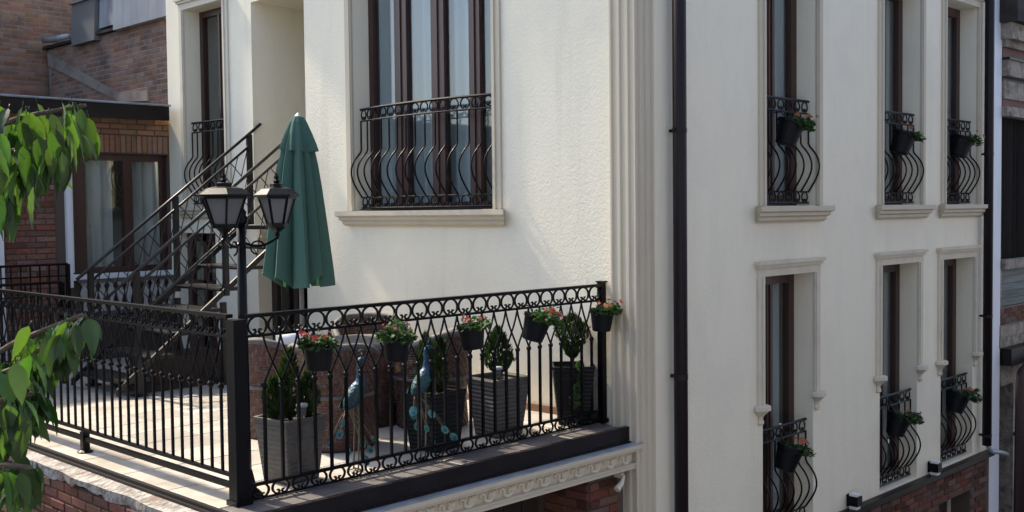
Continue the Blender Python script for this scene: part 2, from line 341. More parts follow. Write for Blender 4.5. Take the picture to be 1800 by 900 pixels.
def window(axis, p, u0, u1, z0, z1, mull, parent, seed, fr=.075, curt=CURTAIN, open_=None):
    """brown frame at plane p (outer face), glass, curtain behind; mull = list of (u0,u1) wood uprights"""
    mb = MB(); D = .07
    def B(mb, a, b, c, d, e0, e1):
        if axis == 'x': mb.box((p+e0, a, c), (p+e1, b, d))
        else: mb.box((a, p+e0, c), (b, p+e1, d))
    e = .002
    B(mb, u0+e, u0+fr, z0+e, z1-e, 0, D); B(mb, u1-fr, u1-e, z0+e, z1-e, 0, D)
    B(mb, u0+fr, u1-fr, z0+e, z0+fr, .002, D-.002); B(mb, u0+fr, u1-fr, z1-fr, z1-e, .002, D-.002)
    f = mb.build('window', WOOD, parent)
    mull = sorted(mull); edges = [u0+fr]
    for a, b in mull:
        mb = MB(); B(mb, a, b, z0+fr, z1-fr, -.004, D)
        mid = (a+b)/2; B(mb, mid-.012, mid+.012, z0+fr, z1-fr, -.018, -.004); mb.build('mullion', WOOD, f); edges += [a, b]
    edges.append(u1-fr)
    for i in range(0, len(edges), 2):
        mb = MB(); B(mb, edges[i], edges[i+1], z0+fr, z1-fr, .03, .036); mb.build('pane', GLASS, f)
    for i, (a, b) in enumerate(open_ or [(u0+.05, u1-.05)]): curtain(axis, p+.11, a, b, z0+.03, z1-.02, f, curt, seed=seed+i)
    return f
WD = .20
wM = window('x', XL+WD, 1.23, 3.21, 1.70, 4.35, [(2.62, 2.80), (2.08, 2.26), (1.60, 1.74)], wb, 3, open_=[(1.28, 2.74), (2.84, 3.17)])
wL = window('x', XL+WD, 5.61, 6.51, 1.78, 4.13, [(5.98, 6.08)], wb, 9, open_=[(5.65, 6.2)])
for k, (a, b) in enumerate(upR): window('y', YR+WD, a, b, 1.70, 4.03, [((a+b)/2-.05, (a+b)/2+.05)], wb, 20+k, fr=.10)
for k, (a, b) in enumerate(loR): window('y', YR+WD, a, b, -1.30, 1.07, [((a+b)/2-.05, (a+b)/2+.05)], wb, 30+k, fr=.10)

# moulded surrounds and sills
def stepped_sill(axis, p, u0, u1, ztop, parent, name='sill', h=.145, out=.11):
    prof = [(0, 0), (-out, 0), (-out, -.045), (-out+.03, -.06), (-out+.03, -.085), (-out+.06, -.10), (-out+.06, -.125), (-out+.085, -h), (0, -h)]
    mb = MB(); n = len(prof)
    def P(d, z, u, k):
        inset = (d+out)*.8*k
        return (p+d, u+inset, ztop+z) if axis == 'x' else (u+inset, p+d, ztop+z)
    vs_ = [P(d, z, u0, 1) for d, z in prof] + [P(d, z, u1, -1) for d, z in prof]
    mb.add(vs_, [tuple(range(n-1,-1,-1)), tuple(range(n,2*n))] + [(i,(i+1)%n,n+(i+1)%n,n+i) for i in range(n)])
    return mb.build(name, TRIM, parent)
def surround(axis, p, u0, u1, z0, z1, parent, wd=.10, head=True, m_=TRIM):
    mb = MB()
    def B(a, b, c, d, e):
        if axis == 'x': mb.box((p-e, a, c), (p+.002, b, d))
        else: mb.box((a, p-e, c), (b, p+.002, d))
    for s, u in ((-1, u0), (1, u1)):
        a, b = (u-wd, u) if s < 0 else (u, u+wd)
        B(a, b, z0, z1+.004, .022)
        i0, i1 = (u-wd*.45, u-.012) if s < 0 else (u+.012, u+wd*.45)
        B(i0, i1, z0, z1, .036)
    if head:
        B(u0-wd, u1+wd, z1+.004, z1+.08, .024); B(u0-wd-.02, u1+wd+.02, z1+.08, z1+.11, .045); B(u0-wd-.035, u1+wd+.035, z1+.11, z1+.14, .065)
    return mb.build('window_surround', m_, parent)
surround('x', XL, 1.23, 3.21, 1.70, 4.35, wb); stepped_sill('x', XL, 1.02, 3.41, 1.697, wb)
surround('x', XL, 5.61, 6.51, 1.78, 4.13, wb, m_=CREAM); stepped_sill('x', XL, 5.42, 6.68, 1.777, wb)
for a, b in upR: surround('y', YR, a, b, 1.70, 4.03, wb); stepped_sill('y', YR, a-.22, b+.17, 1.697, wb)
for a, b in loR:
    surround('y', YR, a, b, -.07, 1.07, wb, wd=.10, m_=CREAM)
    for u in (a-.05, b+.05):
        mb = MB(); prof = [(.0, 0), (.016, .0), (.03, .012), (.03, .035), (.022, .05), (.026, .075), (.045, .10), (.068, .125), (.085, .135), (.085, .17), (.07, .178), (0, .178)]
        prof = [(q*1.12, z) for q, z in prof]; mb.lathe(prof, (u, YR-.005, -.245), 18, rot=math.pi, span=math.pi); mb.build('corbel', CREAM, wb, smooth=False)
# fluted corner pilaster
def flutes(u0, u1, n):
    out = [(u0, 0)]; st = (u1-u0)/n
    for i in range(n):
        a = u0+i*st
        out += [(a+st*.18, 0), (a+st*.28, .016), (a+st*.72, .016), (a+st*.82, 0)]
    return out + [(u1, 0)]
pts = [(XL+.02, -.105)]
for u, d in flutes(.105, .352, 3): pts.append((0+d, -u))
for u, d in flutes(.0, .235, 3)[1:]: pts.append((u, -.355+d))
pts += [(.235, YR+.01), (XL+.02, YR+.01)]
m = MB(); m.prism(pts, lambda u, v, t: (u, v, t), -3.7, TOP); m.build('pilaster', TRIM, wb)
# lower street storey in brick
m = MB(); m.box((.10,-.34,-3.7), (7.0,-.05,-1.43))
bb = thing('brick_plinth', 'brick ground storey under the street side of the cream building', 'brick wall', (3.5, -.35, -3.7))
low = [(5.55, 6.45, -3.7, -1.72), (3.6, 4.5, -3.7, -1.72), (1.6, 2.5, -3.7, -1.72)]
m = MB(); wall_grid(m, 'y', -.345, .3, .24, 7.02, -3.7, -1.36, low); m.build('mortar_bed', MORTARD, bb)
for a, b, c, d in low:
    mb = MB(); mb.box((a,-.10,c), (b,-.06,d)); mb.build('panel', DARKWOOD, bb)
    mb = MB(); mb.box((a+.02,-.12,c), (a+.09,-.1,d-.02)); mb.box((b-.09,-.12,c), (b-.02,-.1,d-.02)); mb.box((a+.09,-.12,d-.1), (b-.09,-.1,d-.02)); mb.build('frame', CREAM, bb)
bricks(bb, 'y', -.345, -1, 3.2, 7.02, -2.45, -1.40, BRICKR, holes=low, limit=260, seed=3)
m = MB(); m.box((.24,-.42,-1.358), (7.06,-.332,-1.325)); m.box((.24,-.40,-1.40), (7.06,-.347,-1.358)); m.build('ledge_flashing', FLASH, bb)

# unseen house added behind the camera to shade the street side
ob = thing('added_shade_house', 'unseen house added behind the camera to shade the street side', 'building', (2, -9, -3.7))
m = MB(); m.box((-16,-10.5,-3.7), (18,-6.6,6.4)); m.build('wall', mat('cool_bounce_plaster', (.21,.235,.31), .9, noise=[(2, (.17,.19,.25), .4, .7)]), ob)  # cool grey picked to cool the light bounced onto the street wall
m = MB(); m.box((-16.2,-10.7,6.402), (18.2,-6.3,6.6)); m.build('roof', ROOFM, ob)
# ------------------------------------------------------------------ downpipes
def downpipe(label, x, y, z0, z1, wdt, m_, name='downpipe'):
    t = thing(name, label, 'downpipe', (x, y, z0)); mb = MB()
    mb.tube([(x, y, z0), (x, y, z1)], wdt/2, 14); mb.build('pipe', m_, t, smooth=True)
    for z in (-1.1, .35, 2.3, 4.9):
        if z0 < z < z1:
            mb = MB(); mb.tube([(x,y,z-.02), (x,y,z+.02)], wdt/2+.003, 14); mb.box((x-.015, y, z-.012), (x+.015, YR-.003, z+.012)); mb.build('bracket', m_, t)
    return t
downpipe('dark brown downpipe beside the fluted corner pilaster', .475, -.425, -3.7, TOP, .112, PIPE)
dp = downpipe('dark brown downpipe at the far street end of the cream building', 6.74, -.425, -1.22, TOP, .108, PIPE)
m = MB(); m.tube([(6.74,-.425,-1.2), (6.80,-.46,-1.30), (7.0,-.50,-1.34), (7.12,-.52,-1.38)], .028, 10); m.build('spout', ZINC, dp, smooth=True)

# ------------------------------------------------------------------ terrace
TX0, TX1, TY1 = -3.38, .02, 6.98
tf = MB(); tf.box((TX0, -.24, -.30), (XL-.001, 6.999, -.022)); tf = tf.build('terrace_floor', GROUT); tf['kind'] = 'structure'
def slab(w_, l_, h):
    mb = MB(); c = .004
    mb.add([(-w_/2,-l_/2,-h),(w_/2,-l_/2,-h),(w_/2,l_/2,-h),(-w_/2,l_/2,-h),(-w_/2,-l_/2,-c),(w_/2,-l_/2,-c),(w_/2,l_/2,-c),(-w_/2,l_/2,-c),(-w_/2+c,-l_/2+c,0),(w_/2-c,-l_/2+c,0),(w_/2-c,l_/2-c,0),(-w_/2+c,l_/2-c,0)],
        [(0,1,5,4),(1,2,6,5),(2,3,7,6),(3,0,4,7),(4,5,9,8),(5,6,10,9),(6,7,11,10),(7,4,8,11),(8,9,10,11)]); return mb
tsz = .40; tm_ = slab(tsz-.006, tsz-.006, .018).mesh('tile', TILE)
nx = 8
for i in range(nx):
    for j in range(17):
        x = -3.175 + tsz*(i+.5); y = .02 + tsz*(j+.5)
        inst(tm_, 'tile', tf, (x, y, -.004 + rnd.uniform(-.0012, .0012)), (rnd.uniform(-.003,.003), rnd.uniform(-.003,.003), math.pi/2*rnd.randrange(4)))
tm2 = slab(.194, .594, .018).mesh('tile', TILE)
for j in range(12): inst(tm2, 'tile', tf, (-3.279, .02+.3+.6*j, rnd.uniform(-.001, .001)), (0, rnd.uniform(-.004,.004), math.pi*rnd.randrange(2)))
tm3 = slab(.544, .235, .02).mesh('tile', SLATE)
for i in range(6): inst(tm3, 'tile', tf, (-3.10+.55*i, -.118, .002+rnd.uniform(-.001, .001)), (0, 0, math.pi*rnd.randrange(2)))
# base under the terrace
tb = thing('terrace_base', 'brick and render base that carries the tiled terrace', 'wall', (-3.4, 3, -3.7))
m = MB(); m.box((-3.50, -.10, -3.7), (-3.2, 7.0, -.13)); m.build('mortar_bed', MORTARD, tb)
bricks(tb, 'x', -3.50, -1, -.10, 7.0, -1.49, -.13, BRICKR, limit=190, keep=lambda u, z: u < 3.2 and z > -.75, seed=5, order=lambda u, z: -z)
# ragged render strip over the bricks
mb = MB(); r = random.Random(4); n = 90; zz = []; 
for i in range(n+1):
    y = -.22 + (5.2)*i/n
    zz.append((y, -.085 - .03*abs(math.sin(y*2.1)) - r.uniform(0, .03) - (.09 if y < .4 else 0), -3.53 - .012*math.sin(y*5.3) - .006*math.sin(y*13)))
for i in range(n):
    y0, a0, x0 = zz[i]; y1, a1, x1 = zz[i+1]
    mb.quad((x0,y0,-.055), (x1,y1,-.055), (x1+.01,y1,a1), (x0+.01,y0,a0)); mb.quad((x0,y0,-.055), (x1,y1,-.055), (-3.40,y1,-.03), (-3.40,y0,-.03)); mb.quad((x0+.01,y0,a0), (x1+.01,y1,a1), (-3.49,y1,a1), (-3.49,y0,a0))
mb.quad((zz[0][2],-.22,-.055), (-3.40,-.22,-.03), (-3.40,-.22,-.3), (zz[0][2],-.22,zz[0][1])); mb.build('ragged_render', RENDERW, tb)
m = MB(); m.box((-3.41,-.245,-.016), (-3.381,7,.002)); m.box((-3.43,-.245,-.034), (-3.412,7,-.018)); m.build('edge_trim', FLASH, tb)
m = MB(); m.box((-3.40,-.28,-.105), (-.003,-.242,.004)); m.box((-3.40,-.30,-.125), (-.003,-.282,-.108)); m.build('fascia_board', FLASH, tb)
m = MB(); m.box((-3.2,-.245,-.35), (-.003,-.10,-.127)); m.build('fascia_core', BLACKGAP, tb)
# timber and brick under the cornice
m = MB(); m.box((-3.5,.35,-3.7), (.10,.5,-.302)); m.build('rear_boarding', BLACKGAP, tb)
mb0 = MB(); mb0.box((-.095,-.0,-1.9), (.095,.03,0)); bm_ = mb0.mesh('board', BLACKGAP)
for i in range(15): inst(bm_, 'board', tb, (-3.3+.2*i, .31, -.31), (rnd.uniform(-.01,.01), 0, 0))
m = MB(); m.box((-.42,-.22,-3.7), (-.01,.33,-.35)); m.build('pier_core', MORTARD, tb)
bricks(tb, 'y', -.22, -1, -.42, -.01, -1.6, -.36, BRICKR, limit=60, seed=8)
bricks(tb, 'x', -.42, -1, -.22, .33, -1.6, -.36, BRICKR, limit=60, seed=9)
m = MB(); m.tube([(-.10,-.30,-.36), (-.16,-.33,-.40), (-.22,-.33,-.44)], [.012, .018, .028], 10); m.box((-.12,-.29,-.38), (-.08,-.221,-.34)); 
tag(m.build('flood_light', CREAM), 'small pale spotlight under the right end of the cornice', 'lamp')
# cornice with running scroll
cn = thing('cornice', 'cream moulded cornice with a running scroll under the terrace edge', 'cornice', (-1.7, -.35, -.32))
prof = [(-.25,-.315),(-.335,-.315),(-.335,-.29),(-.345,-.283),(-.345,-.272),(-.300,-.268),(-.300,-.185),(-.355,-.178),(-.355,-.165),(-.37,-.158),(-.37,-.128),(-.25,-.128)]
m = MB(); m.prism(prof, lambda u, v, t: (t, u, v), -3.55, .055); m.build('moulding', TRIM, cn)
m = MB(); m.box((-3.55,-.372,-.1275), (.06,-.30,-.119)); m.build('lead_cap', ZINC, cn)
mb = MB(); P = []
for k in range(15):
    a = math.pi*1.15 - k*.30; rr = .006+.026*(k/14); P.append((-.035+rr*math.cos(a), 0, .0+rr*math.sin(a)))
P += [(.0,0,-.026), (.03,0,-.030), (.062,0,-.018), (.085,0,.012), (.098,0,.032)]
mb.tube(P, [.008]*6+[.011]*9+[.014,.016,.014,.011,.007], 6)
mb.tube([(.03,0,-.02), (.045,0,.012), (.035,0,.03)], [.014,.013,.006], 5); mb.tube([(.055,0,-.012), (.068,0,.015), (.062,0,.034)], [.012,.011,.005], 5)
scm = mb.mesh('scroll', CREAM, True)
for k in range(19): inst(scm, 'scroll', cn, (-3.42+.184*k, -.304, -.228), (0,0,0), (1.0,1.5,1.2))

# ------------------------------------------------------------------ wrought-iron terrace railing
def horseshoe(rr, t, n=4):
    P = []
    for k in range(6):   # left curl
        a = R(-150+k*52); q = rr*.20; P.append((-rr*.42+q*math.cos(a+2.2), 0, -rr*.70+q*math.sin(a+2.2)))
    P = []
    for k in range(19):
        a = R(238 - k*(296/18)); P.append((rr*math.cos(a), 0, rr*math.sin(a)))
    lc = [(P[0][0]+rr*.22, 0, P[0][2]-rr*.02), (P[0][0]+rr*.38, 0, P[0][2]+rr*.22), (P[0][0]+rr*.28, 0, P[0][2]+rr*.50), (P[0][0]+rr*.08, 0, P[0][2]+rr*.46)]
    rc = [(-x, 0, z) for x, _, z in lc]
    mb = MB(); mb.tube(lc[::-1]+P+rc, t, n); return mb
def cyl(mb, x, y, z0, z1, r_, n=8): mb.tube([(x,y,z0), (x,y,z1)], r_, n)
ring_top = horseshoe(.0555, .0078).mesh('scroll_ring', IRON, True)
ring_bot = horseshoe(.042, .0072).mesh('scroll_ring', IRON, True)
BS, ZC = .1185, .68
mb = MB(); mb.box((-.0085,-.0085,.10), (.0085,.0085,ZC+.01)); mb.tube([(0,0,ZC-.03), (0,0,ZC-.016), (0,0,ZC), (0,0,ZC+.012)], [.009,.019,.019,.009], 8)
bal_m = mb.mesh('baluster', IRON)
mb = MB(); mb.box((-.0075,-.0075,.155), (.0075,.0075,ZC+.01)); mb.tube([(0,0,ZC-.03), (0,0,ZC-.016), (0,0,ZC), (0,0,ZC+.012)], [.009,.019,.019,.009], 8)
bal_m2 = mb.mesh('baluster', IRON)
def ogive(s):
    P = []
    for k in range(9):
        t = k/8; P.append((s*BS*(math.sin(t*math.pi/2)**1.25*.55 + t*.45), 0, ZC+(.965-ZC)*t))
    return P
og = [MB().tube(ogive(s), .0068, 4).mesh('lattice_arch', IRON, True) for s in (-1, 1)]
def railing(t, A, ang, length, n_bal, front):
    ca, sa = math.cos(ang), math.sin(ang)
    W = lambda u, z=0, d=0: (A[0]+ca*u-sa*d, A[1]+sa*u+ca*d, z)
    def bar(name, u0, u1, z0, z1, hw):
        mb = MB(); vs_ = [W(u, z, d) for z in (z0, z1) for u, d in ((u0,-hw),(u1,-hw),(u1,hw),(u0,hw))]
        mb.add(vs_, [(3,2,1,0),(4,5,6,7),(0,1,5,4),(1,2,6,5),(2,3,7,6),(3,0,4,7)]); mb.build(name, IRON, t)
    bar('handrail', 0, length, 1.078, 1.10, .022); bar('frieze_rail', 0, length, .962, .978, .011)
    if front: bar('bottom_rail', 0, length, .088, .106, .013); bar('foot_rail', 0, length, .006, .016, .010)
    else: bar('bottom_rail', 0, length, .150, .170, .013); bar('foot_rail', 0, length, .085, .115, .016)
    nr = int((length-.02)/.1365); st = (length-.01)/nr
    for i in range(nr): inst(ring_top, 'scroll_ring', t, W(st*(i+.5)+.005, 1.0275), (0, 0, ang), (1.14, 1, 1))
    if front:
        for i in range(nr): inst(ring_bot, 'scroll_ring', t, W(st*(i+.5)+.005, .054), (0, 0, ang), (1.35, 1, 1))
    b0 = (length-(n_bal-1)*BS)/2
    for i in range(n_bal):
        u = b0+i*BS; inst(bal_m if front else bal_m2, 'baluster', t, W(u), (0, 0, ang))
        for s in (0, 1):
            if 0 <= u+(-BS, BS)[s] <= length: inst(og[s], 'lattice_arch', t, W(u), (0, 0, ang))
def post(t, x, y, h, w_, cap=True, z0=0):
    mb = MB(); mb.box((x-w_/2,y-w_/2,z0), (x+w_/2,y+w_/2,h)); 
    if cap: mb.box((x-w_/2-.008,y-w_/2-.008,h), (x+w_/2+.008,y+w_/2+.008,h+.012))
    mb.box((x-w_/2-.012,y-w_/2-.012,z0), (x+w_/2+.012,y+w_/2+.012,z0+.03))
    mb.build('post', IRON, t)
fr_ = thing('front_railing', 'black wrought iron railing with scroll frieze along the street edge of the terrace', 'railing', (-1.6, 0, 0), 'terrace railings')
railing(fr_, (-3.19, 0), 0, 3.19, 26, True)
post(fr_, -3.255, .0, 1.075, .086, False); post(fr_, .012, 0, 1.11, .05)
sr = thing('side_railing', 'black wrought iron railing running back along the left side of the terrace', 'railing', (-3.25, 2.5, 0), 'terrace railings')
railing(sr, (-3.255, .07), math.pi/2, 5.2, 43, False)
for y in (2.05, 4.1):
    mb = MB(); mb.box((-3.28,y-.025,.01), (-3.23,y+.025,.15)); mb.lathe([(.055,0),(.055,.008),(.035,.02),(.03,.03)], (-3.255,y,.001), 12); mb.build('foot', IRON, sr)
post(sr, -3.255, 5.30, 1.1, .06)
# small railings at the back
def plain_rail(label, P0, P1, z0, z1, st, name='back_railing'):
    t = thing(name, label, 'railing', (P0[0], P0[1], 0)); P0 = Vector(P0); P1 = Vector(P1); n = max(1, int((P1-P0).length/st))
    for z in (z1, z1-.13, z0+.1):
        mb = MB(); mb.tube([(*P0, z), (*P1, z)], .016 if z == z1 else .01, 6); mb.build('rail', IRON, t)
    mb0 = MB(); mb0.box((-.007,-.007,z0+.1), (.007,.007,z1)); me = mb0.mesh('baluster', IRON)
    for i in range(1, n): q = P0+(P1-P0)*i/n; inst(me, 'baluster', t, (q.x, q.y, 0))
    for q in (P0, P1):
        mb = MB(); mb.box((q.x-.02,q.y-.02,z0), (q.x+.02,q.y+.02,z1)); mb.build('post', IRON, t)
plain_rail('plain black rail from the foot of the iron stairs to the left', (-3.2, 5.35), (-2.0, 5.35), 0, 1.02, .12)
plain_rail('short black railing in front of the brick wing behind the leaves', (-2.3, 6.7), (-1.36, 6.7), 0, 1.14, .1)

# ------------------------------------------------------------------ iron stairs
stt = thing('iron_staircase', 'black steel open-tread staircase rising to the niche in the cream wall', 'staircase', (-1.0, 4.5, 0))
TR = lambda x: 1.08 + .766*(x+1.97)
for yy in (5.0, 4.03):
    for off, r_, x0, x1, nm in ((0, .017, -2.0, .12 if yy > 4.5 else -.02, 'handrail'), (.134, .014, -1.86, -.02, 'mid_rail'), (.43, .014, -1.86, -.02, 'low_rail')):
        mb = MB(); mb.tube([(x0,yy,TR(x0)-off), (x1,yy,TR(x1)-off)], r_, 8); mb.build(nm, STEEL, stt, smooth=True)
    mb = MB()    # stringer
    x0, x1 = -2.08, -.05
    z0, z1 = TR(x0)-.93, TR(x1)-.93
    mb.add([(x,yy+d,z+dz) for d in (-.012,.012) for x, z in ((x0,z0),(x1,z1)) for dz in (-.045, .02)], [(0,2,3,1),(4,5,7,6),(0,1,5,4),(2,6,7,3),(1,3,7,5),(0,4,6,2)]); mb.build('stringer', STEEL, stt)
    for x in (-1.86, -.93, -.03):
        mb = MB(); top = TR(x)-.005; base = .0 if x < -1.5 else TR(x)-1.0
        mb.box((x-.025,yy-.025,base), (x+.025,yy+.025,top)); 
        if x < -1.5: mb.box((x-.06,yy-.06,.0), (x+.06,yy+.06,.015))
        mb.build('post', STEEL, stt)
    # diagonal lattice wires between mid and low rails, seen as long diamonds
    for k in range(16):
        for s in (1, -1):
            xa = -1.86 + k*.122; xb = xa + (.10 if s > 0 else .16); 
            if xb > -.04: continue
            za, zb = (TR(xa)-.43, TR(xb)-.134) if s > 0 else (TR(xa)-.134, TR(xb)-.43)
            mb = MB(); mb.tube([(xa,yy,za), (xb,yy,zb)], .0055, 4); mb.build('lattice_wire', STEEL, stt)
    for k in range(9):
        xa = -1.78 + k*.2
        for s in (1, -1):
            xb = xa + (.12 if s > 0 else .22)
            if xb > -.04: continue
            za, zb = (TR(xa)-.90, TR(xb)-.43) if s > 0 else (TR(xa)-.43, TR(xb)-.90)
            mb = MB(); mb.tube([(xa,yy,za), (xb,yy,zb)], .005, 4); mb.build('lattice_wire', STEEL, stt)
for k in range(7):
    z = .155 + .2*k; x = -.43 - (1.36-z)/.766
    mb = MB(); mb.box((x-.02,4.045,z-.035), (x+.26,4.985,z)); mb.tube([(x-.022,4.045,z-.012), (x-.022,4.985,z-.012)], .013, 6); mb.build('tread', STEEL, stt)
mb = MB(); mb.box((-.20,4.045,1.515), (.045,4.985,1.556)); mb.build('landing', STEEL, stt)
for x, y in ((-.95,4.06), (-.95,4.97)):
    mb = MB(); mb.box((x-.025,y-.025,0), (x+.025,y+.025,TR(x)-1.05)); mb.box((x-.06,y-.06,0), (x+.06,y+.06,.015)); mb.build('support_leg', STEEL, stt)
mb = MB(); mb.box((-1.75,4.15,.0), (-.75,4.85,.05)); mb.box((-1.6,4.25,.05), (-.8,4.75,.30)); tag(mb.build('dark_stair_box', BLACKGAP), 'low dark box under the iron stairs', 'chest')  # plain dark box filling the dark space below the treads

# ------------------------------------------------------------------ brick wing behind the terrace
wg = thing('brick_wing', 'low brick wing with wide brown windows and dark eave behind the stairs', 'building', (-1.2, 7.0, 0))
YW = 7.0
m = MB(); wall_grid(m, 'y', YW, .25, -6.0, .10, -3.7, 2.90, [(-1.19, .06, 1.0, 2.42)]); m.build('mortar_bed', MORTARD, wg)
m = MB(); m.box((-6,7.25,-3.7), (-5.75,11.5,2.9)); m.box((.05,7.25,-3.7), (.098,11.5,2.9)); m.box((-5.75,9.2,-.05), (.05,9.3,2.9)); m.box((-5.75,7.25,-.1), (.05,9.2,-.04)); m.build('inner_wall', DARKROOM, wg)
bricks(wg, 'y', YW, -1, -2.6, -1.26, .0, 2.45, BRICKW, limit=230, keep=lambda u, z: z > .6, seed=12, H=.066)
bricks(wg, 'y', YW, -1, -2.6, .10, 2.65, 2.86, BRICKT, limit=60, seed=13, H=.066)
bricks(wg, 'y', YW, -1, -2.6, .10, 2.43, 2.65, BRICKT, limit=60, seed=14, soldier=True, L_=.215, H=.068)
m = MB(); m.box((-6.2,6.72,2.88), (-.07,11.5,2.99)); m.box((-6.2,6.70,2.82), (-.07,6.719,3.0)); rf = m.build('roof', FLASH, wg)
m = MB(); m.tube([(-6.2,6.685,3.0), (-3,6.685,2.995), (-.06,6.685,3.0)], .014, 6); m.build('cable', ZINC, rf)
m = MB(); m.box((-6.2,6.73,2.992), (-.07,11.5,3.01)); m.build('roof_cover', ROOFM, rf)
wf = MB(); p = YW+.06; e = .002
for a, b in ((-1.14,-.99+.02), (-.50,-.385), (-.012,.058)): wf.box((a,p,1.0+e), (b,p+.07,2.42-e))
for a, b in ((-.97,-.50), (-.385,-.012)): wf.box((a,p+.002,2.34), (b,p+.068,2.42-e)); wf.box((a,p+.002,1.0+e), (b,p+.068,1.07))
wf.box((-1.188,p+.02,1.0+e), (-1.14,p+.06,2.42-e)); wf = wf.build('window', WOOD, wg)
for a, b in ((-.97,-.50), (-.385,-.012)):
    mb = MB(); mb.box((a,p+.03,1.07), (b,p+.036,2.34)); mb.build('pane', GLASS, wf)
curtain('y', p+.12, -.96, -.60, 1.02, 2.4, wf, CURTAIN2, seed=50); curtain('y', p+.12, -.37, .03, 1.02, 2.4, wf, CURTAIN2, seed=51)
mb = MB(); mb.box((-1.25,YW-.055,.85), (-1.19,YW-.001,2.42)); mb.build('white_trim', WHITE, wg)
mb = MB(); mb.box((-1.19,YW-.055,.93), (.095,YW-.002,1.0)); mb.build('window_sill', WHITE, wg)
mb = MB(); mb.box((-2.08,YW-.06,.0), (-1.96,YW-.017,1.62)); mb.build('white_post', WHITE, wg)
# side casement at the left edge of the wide window
mb = MB(); mb.box((-1.185,YW+.0,1.02), (-1.15,YW+.05,2.4)); mb.build('casement_edge', WHITE, wf)
# balustrade of shaped boards under the window
bs = thing('board_balustrade', 'grey balustrade of shaped boards under the wide brown window', 'balustrade', (-.5, 6.9, 0))
mb = MB(); mb.box((-1.15,6.86,.90), (.04,6.93,.94)); mb.build('top_board', WICKRIM, bs); mb = MB(); mb.box((-1.15,6.86,.52), (.04,6.93,.56)); mb.build('base_board', WICKRIM, bs)
half_ = [(.045,.56),(.03,.60),(.018,.64),(.02,.68),(.038,.74),(.045,.78),(.03,.82),(.016,.855),(.03,.88),(.045,.90)]
poly = half_ + [(-u, v) for u, v in reversed(half_)]
GREYB = mat('grey_board', (.36, .35, .345), .85, noise=[(8, (.26, .25, .245), .4, .7)])
bd = MB().prism(poly, lambda u, v, t: (u, t, v), -.012, .012).mesh('baluster_board', GREYB)
for i in range(11): inst(bd, 'baluster_board', bs, (-1.09+.108*i, 6.895, 0))
mb = MB(); mb.box((-1.24,6.80,.0), (.045,6.84,.50)); bx = mb.build('lower_panel', DARKWOOD, bs)

# ------------------------------------------------------------------ old brick houses behind
gb = thing('old_brick_gable', 'weathered low brick side wall with flashing below grey metal boxes', 'building', (.5, 9.7, 3.0))
m = MB(); m.box((.50,7.2,-3.7), (4.0,11.55,4.27)); m.build('mortar_bed', MORTAR, gb)
bricks(gb, 'x', .50, -1, 7.3, 11.55, 3.0, 4.26, BRICKO, limit=0, seed=21, H=.07, proud=.003, gap=.010, jit=.0015)
m = MB(); r = random.Random(3); n = 30
for i in range(n):
    y0 = 7.2+4.4*i/n; y1 = 7.2+4.4*(i+1)/n; h = .02+r.uniform(0,.03)
    m.box((.44-r.uniform(0,.015), y0, 4.272), (4.0, y1-.002, 4.30+h*.3))
m.build('coping', ROOFM, gb)
m = MB(); Pd = [(11.5,4.22),(11.5,4.02),(9.1,3.27),(8.3,3.22),(8.3,3.36),(9.25,3.42)]
m.prism(Pd, lambda u, v, t: (t, u, v), .465, .5); m.build('old_roof_scar', MORTAR, gb)
tw = thing('tall_brick_wall', 'tall weathered brick wall behind the low brick gable', 'building', (-1, 11.6, 0))
m = MB(); m.box((-3.2,11.62,-3.7), (2.2,14,6.2)); m.build('mortar_bed', MORTAR, tw)
bricks(tw, 'y', 11.62, -1, -2.4, 1.6, 3.0, 6.0, BRICKO, limit=0, seed=22, H=.07, proud=.004, gap=.010, jit=.002)
def zbox(label, y0, y1, z0, z1, x0, x1, m_):
    t = thing('metal_box', label, 'metal box', (x0, (y0+y1)/2, z0)); mb = MB(); e = .0
    mb.add([(x0,y0,z0),(x0,y1,z0),(x0+.02,y1,z1),(x0+.02,y0,z1),(x1,y0,z0),(x1,y1,z0),(x1,y1,z1),(x1,y0,z1)], [(0,1,2,3),(4,7,6,5),(0,4,5,1),(3,2,6,7),(0,3,7,4),(1,5,6,2)]); mb.build('casing', m_, t)
    mb = MB(); mb.box((x0-.015,y0-.02,z1), (x1,y1+.02,z1+.025)); mb.build('cap', m_, t)
zbox('narrow dull grey metal box at the left on the brick gable', 9.72, 10.48, 4.20, 4.80, .40, 1.2, ZINCD)
zbox('wide pale grey sheet metal box on the brick gable beside the cream building', 7.5, 9.12, 4.26, 4.95, .40, 1.2, ZINC)
zbox('bright bluish sheet metal box between the two grey ones', 9.16, 9.68, 4.36, 4.78, .46, 1.1, ZINC)
mb = MB(); mb.tube([(.40,11.9-.45,4.40), (.38,11.1,4.36), (.42,10.6,4.36)], [.05,.045,.04], 8); tag(mb.build('zinc_gutter_end', ZINC, None, True), 'crumpled bright metal flashing at the corner of the brick gable', 'flashing')

